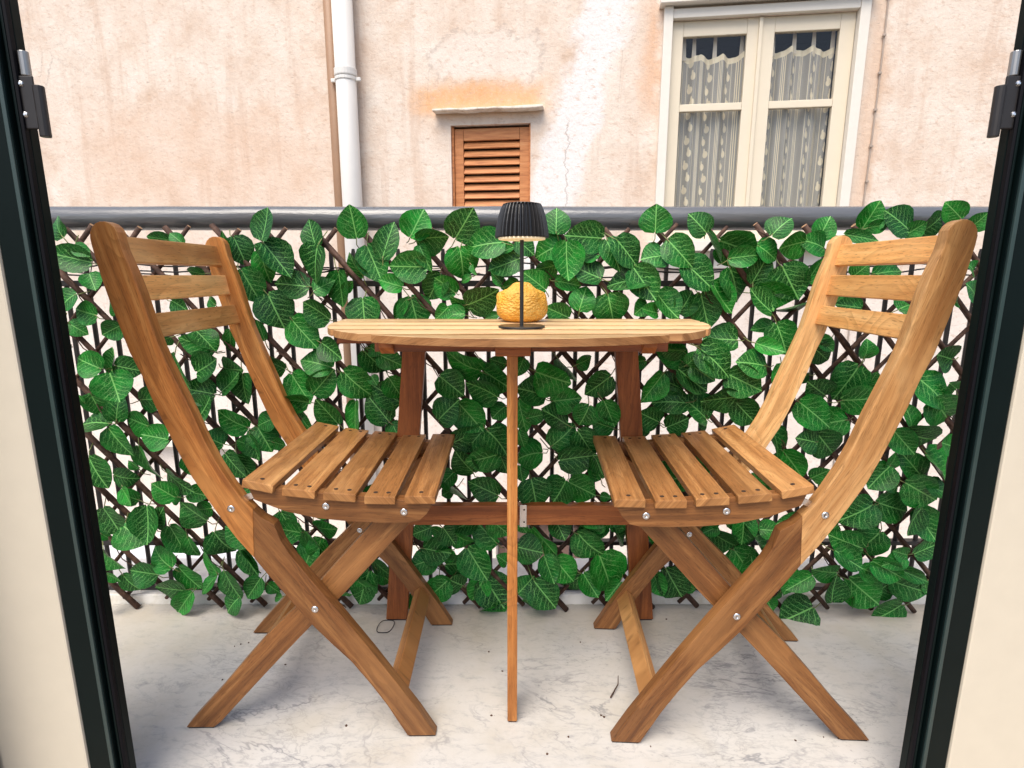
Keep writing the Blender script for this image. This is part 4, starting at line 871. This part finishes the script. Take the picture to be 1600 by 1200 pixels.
for a, b, lab in ((.985, 1.341, 'sheer cream striped curtain hanging behind the left sash of the white window'), (1.484, 1.834, 'sheer cream striped curtain hanging behind the right sash of the white window')):
    bm = bmesh.new(); lay = bm.loops.layers.uv.new('UVMap'); nx, nz_ = 70, 10; g = []; rdc = random.Random(a); U2 = {}
    p1_, p2_ = rdc.uniform(0, 6), rdc.uniform(0, 6)
    def cz(x): return 2.075 - .020 * abs(math.sin((x - a) / (b - a) * 3 * PI)) + .012 * math.sin(9 * x + p1_)
    for j in range(nz_ + 1):
        row = []
        for i in range(nx + 1):
            k = i / nx; x = a + (b - a) * k; z = cz(x) + (1.0 - cz(x)) * j / nz_
            y = .075 + .014 * math.sin(k * 17 + p1_ + j * .03) + .008 * math.sin(k * 41 + p2_)
            v = bm.verts.new((x, y, z)); U2[v] = (k * .40 + (.0 if a < 1 else .043) + .006 * math.sin(k * 17 + p1_), (j / nz_) * 1.07); row.append(v)
        g.append(row)
    for j in range(nz_):
        for i in range(nx):
            f = bm.faces.new((g[j][i], g[j + 1][i], g[j + 1][i + 1], g[j][i + 1])); f.smooth = True
            for l in f.loops: l[lay].uv = U2[l.vert]
    me = bpy.data.meshes.new('curtain'); bm.to_mesh(me); bm.free()
    cu = link('curtain', me, M['curtain']); cu.location = (0, 3.6, 0); cu.rotation_euler = (0, 0, RW)
    tag(cu, lab, 'curtain', 'window curtains')
    for k in ((.06, .22, .55, .97) if a < 1 else (.05, .38, .68, .97)):
        x = a + (b - a) * k
        bm = bmesh.new(); vq = [bm.verts.new(p) for p in ((x - .012, .076, cz(x) - .03), (x + .014, .076, cz(x) - .03), (x + .009, .078, 2.165), (x - .009, .078, 2.165))]
        bm.faces.new(vq); r_ = bmesh.ops.extrude_face_region(bm, geom=bm.faces[:]); bmesh.ops.translate(bm, verts=[v for v in r_['geom'] if isinstance(v, bmesh.types.BMVert)], vec=(0, .002, 0))
        finish('curtain_tab', bm, M['cream_paint'], cu)
# ground floor door and plinth
dr = hbox('brown_door', -.105, .528, .06, .10, -1.499, -.88, 'brown_door')
for x0, x1 in ((-.06, .19), (.24, .48)): hbox('door_panel', x0, x1, .05, .0595, -1.45, -.93, 'brown_door', dr)
for x0, x1 in ((-.20, -.111), (.534, .61)): hbox('door_surround', x0, x1, -.02, .05, -1.499, -.80, 'white_paint')
hbox('plinth', -7, -.201, -.05, -.001, -1.499, -1.20, 'plinth'); hbox('plinth', .611, 7, -.05, -.001, -1.499, -1.20, 'plinth')
hbox('string_course', -2.9, -1.95, -.09, 0, -.42, -.38, 'white_paint')

def on_wall(x, y, z):
    return (x * math.cos(RW) - y * math.sin(RW), 3.6 + x * math.sin(RW) + y * math.cos(RW), z)
def pipe(name, x, r, off, m, lab):
    loc = on_wall(x, -off, -1.5)
    root = thing(name, lab, 'drainpipe', loc, RW)
    bm = bmesh.new(); tube(bm, [(0, 0, 0), (0, 0, 5.6)], r, 24); o_ = finish('pipe', bm, M[m], root, smooth=False)
    for p in o_.data.polygons: p.use_smooth = len(p.vertices) == 4
    return root
pw = pipe('drainpipe', -1.008, .062, .085, 'pvc', 'white plastic drainpipe beside the thinner tan pipe on the house wall')
bm = bmesh.new(); tube(bm, [(0, 0, 3.485), (0, 0, 3.53)], .068, 24); finish('collar', bm, M['pvc'], pw, bevel=.006)
bm = bmesh.new(); tube(bm, [(0, 0, 3.462), (0, 0, 3.478)], .067, 24); cl_ = finish('clamp', bm, M['pvc'], pw, bevel=.002)
for s in (-1, 1):
    bm = bmesh.new(); box_bm(bm, s * .080 - .014, s * .080 + .014, -.008, .008, 3.460, 3.480); finish('lug', bm, M['pvc'], cl_, bevel=.002)
pipe('drainpipe', -1.110, .036, .036, 'tanpipe', 'thin tan pipe running up the wall left of the white drainpipe')
bm = bmesh.new()
wl_ = [on_wall(2.052 + .004 * math.sin(i * .8), -.008, -.5 + i * .25) for i in range(18)]
tube(bm, wl_, .0042, 8); tag(finish('wall_cable', bm, M['wire'], smooth=True), 'thin grey wire clipped up the wall right of the white window', 'wire')
ax = bpy.data.objects['wall_cable']
for i in range(9):
    p = Vector(on_wall(2.052, -.012, .95 + i * .19)); bm = bmesh.new(); box_bm(bm, p.x - .009, p.x + .009, p.y - .006, p.y + .006, p.z - .006, p.z + .006)
    finish('clip', bm, M['wire'], ax, bevel=.002)

# ---------------------------------------------------------------- small things on the floor
bm = bmesh.new(); pts = []
for i in range(26):
    a = i / 25 * 2 * PI * 1.05 + 1.2; pts.append((-.293 + .018 * math.cos(a) * (1 + .15 * math.sin(2 * a)), 1.145 + .026 * math.sin(a), .003 + .002 * math.sin(3 * a)))
tube(bm, pts, .0009, 6); tag(finish('wire_loop', bm, M['cable'], smooth=True), 'small loop of thin dark wire lying on the marble near a table leg', 'wire')
bm = bmesh.new(); tube(bm, [(.190, .925, .003), (.199, .938, .006), (.209, .952, .010), (.213, .972, .013)], [.0016, .0014, .0011, .0007], 6)
tag(finish('twig', bm, M['bark'], smooth=True), 'tiny dark twig on the marble beside the right chair front leg', 'twig')
bm = bmesh.new(); rdd = random.Random(5)
spots = [(-.60, 1.085), (-.585, 1.09), (-.61, 1.078), (.55, .835), (.575, .832), (.17, .88), (.165, .884), (.10, .835), (-.475, 1.02), (-.30, .86), (.06, .80), (-.05, 1.06), (-.02, 1.0), (.24, .815)]
spots += [(rdd.uniform(-.62, .62), rdd.uniform(.78, 1.2)) for _ in range(7)]
for x, y in spots:
    r = rdd.uniform(.001, .0026); n = 7
    P = [(x + r * rdd.uniform(.6, 1.4) * math.cos(i * 2 * PI / n), y + r * rdd.uniform(.6, 1.4) * math.sin(i * 2 * PI / n)) for i in range(n)]
    prism_z(bm, P, .0002, .0014)
o = finish('dirt_crumbs', bm, M['bark']); o['kind'] = 'stuff'
tag(o, 'scattered dark crumbs and bits of dirt on the marble floor', 'dirt')
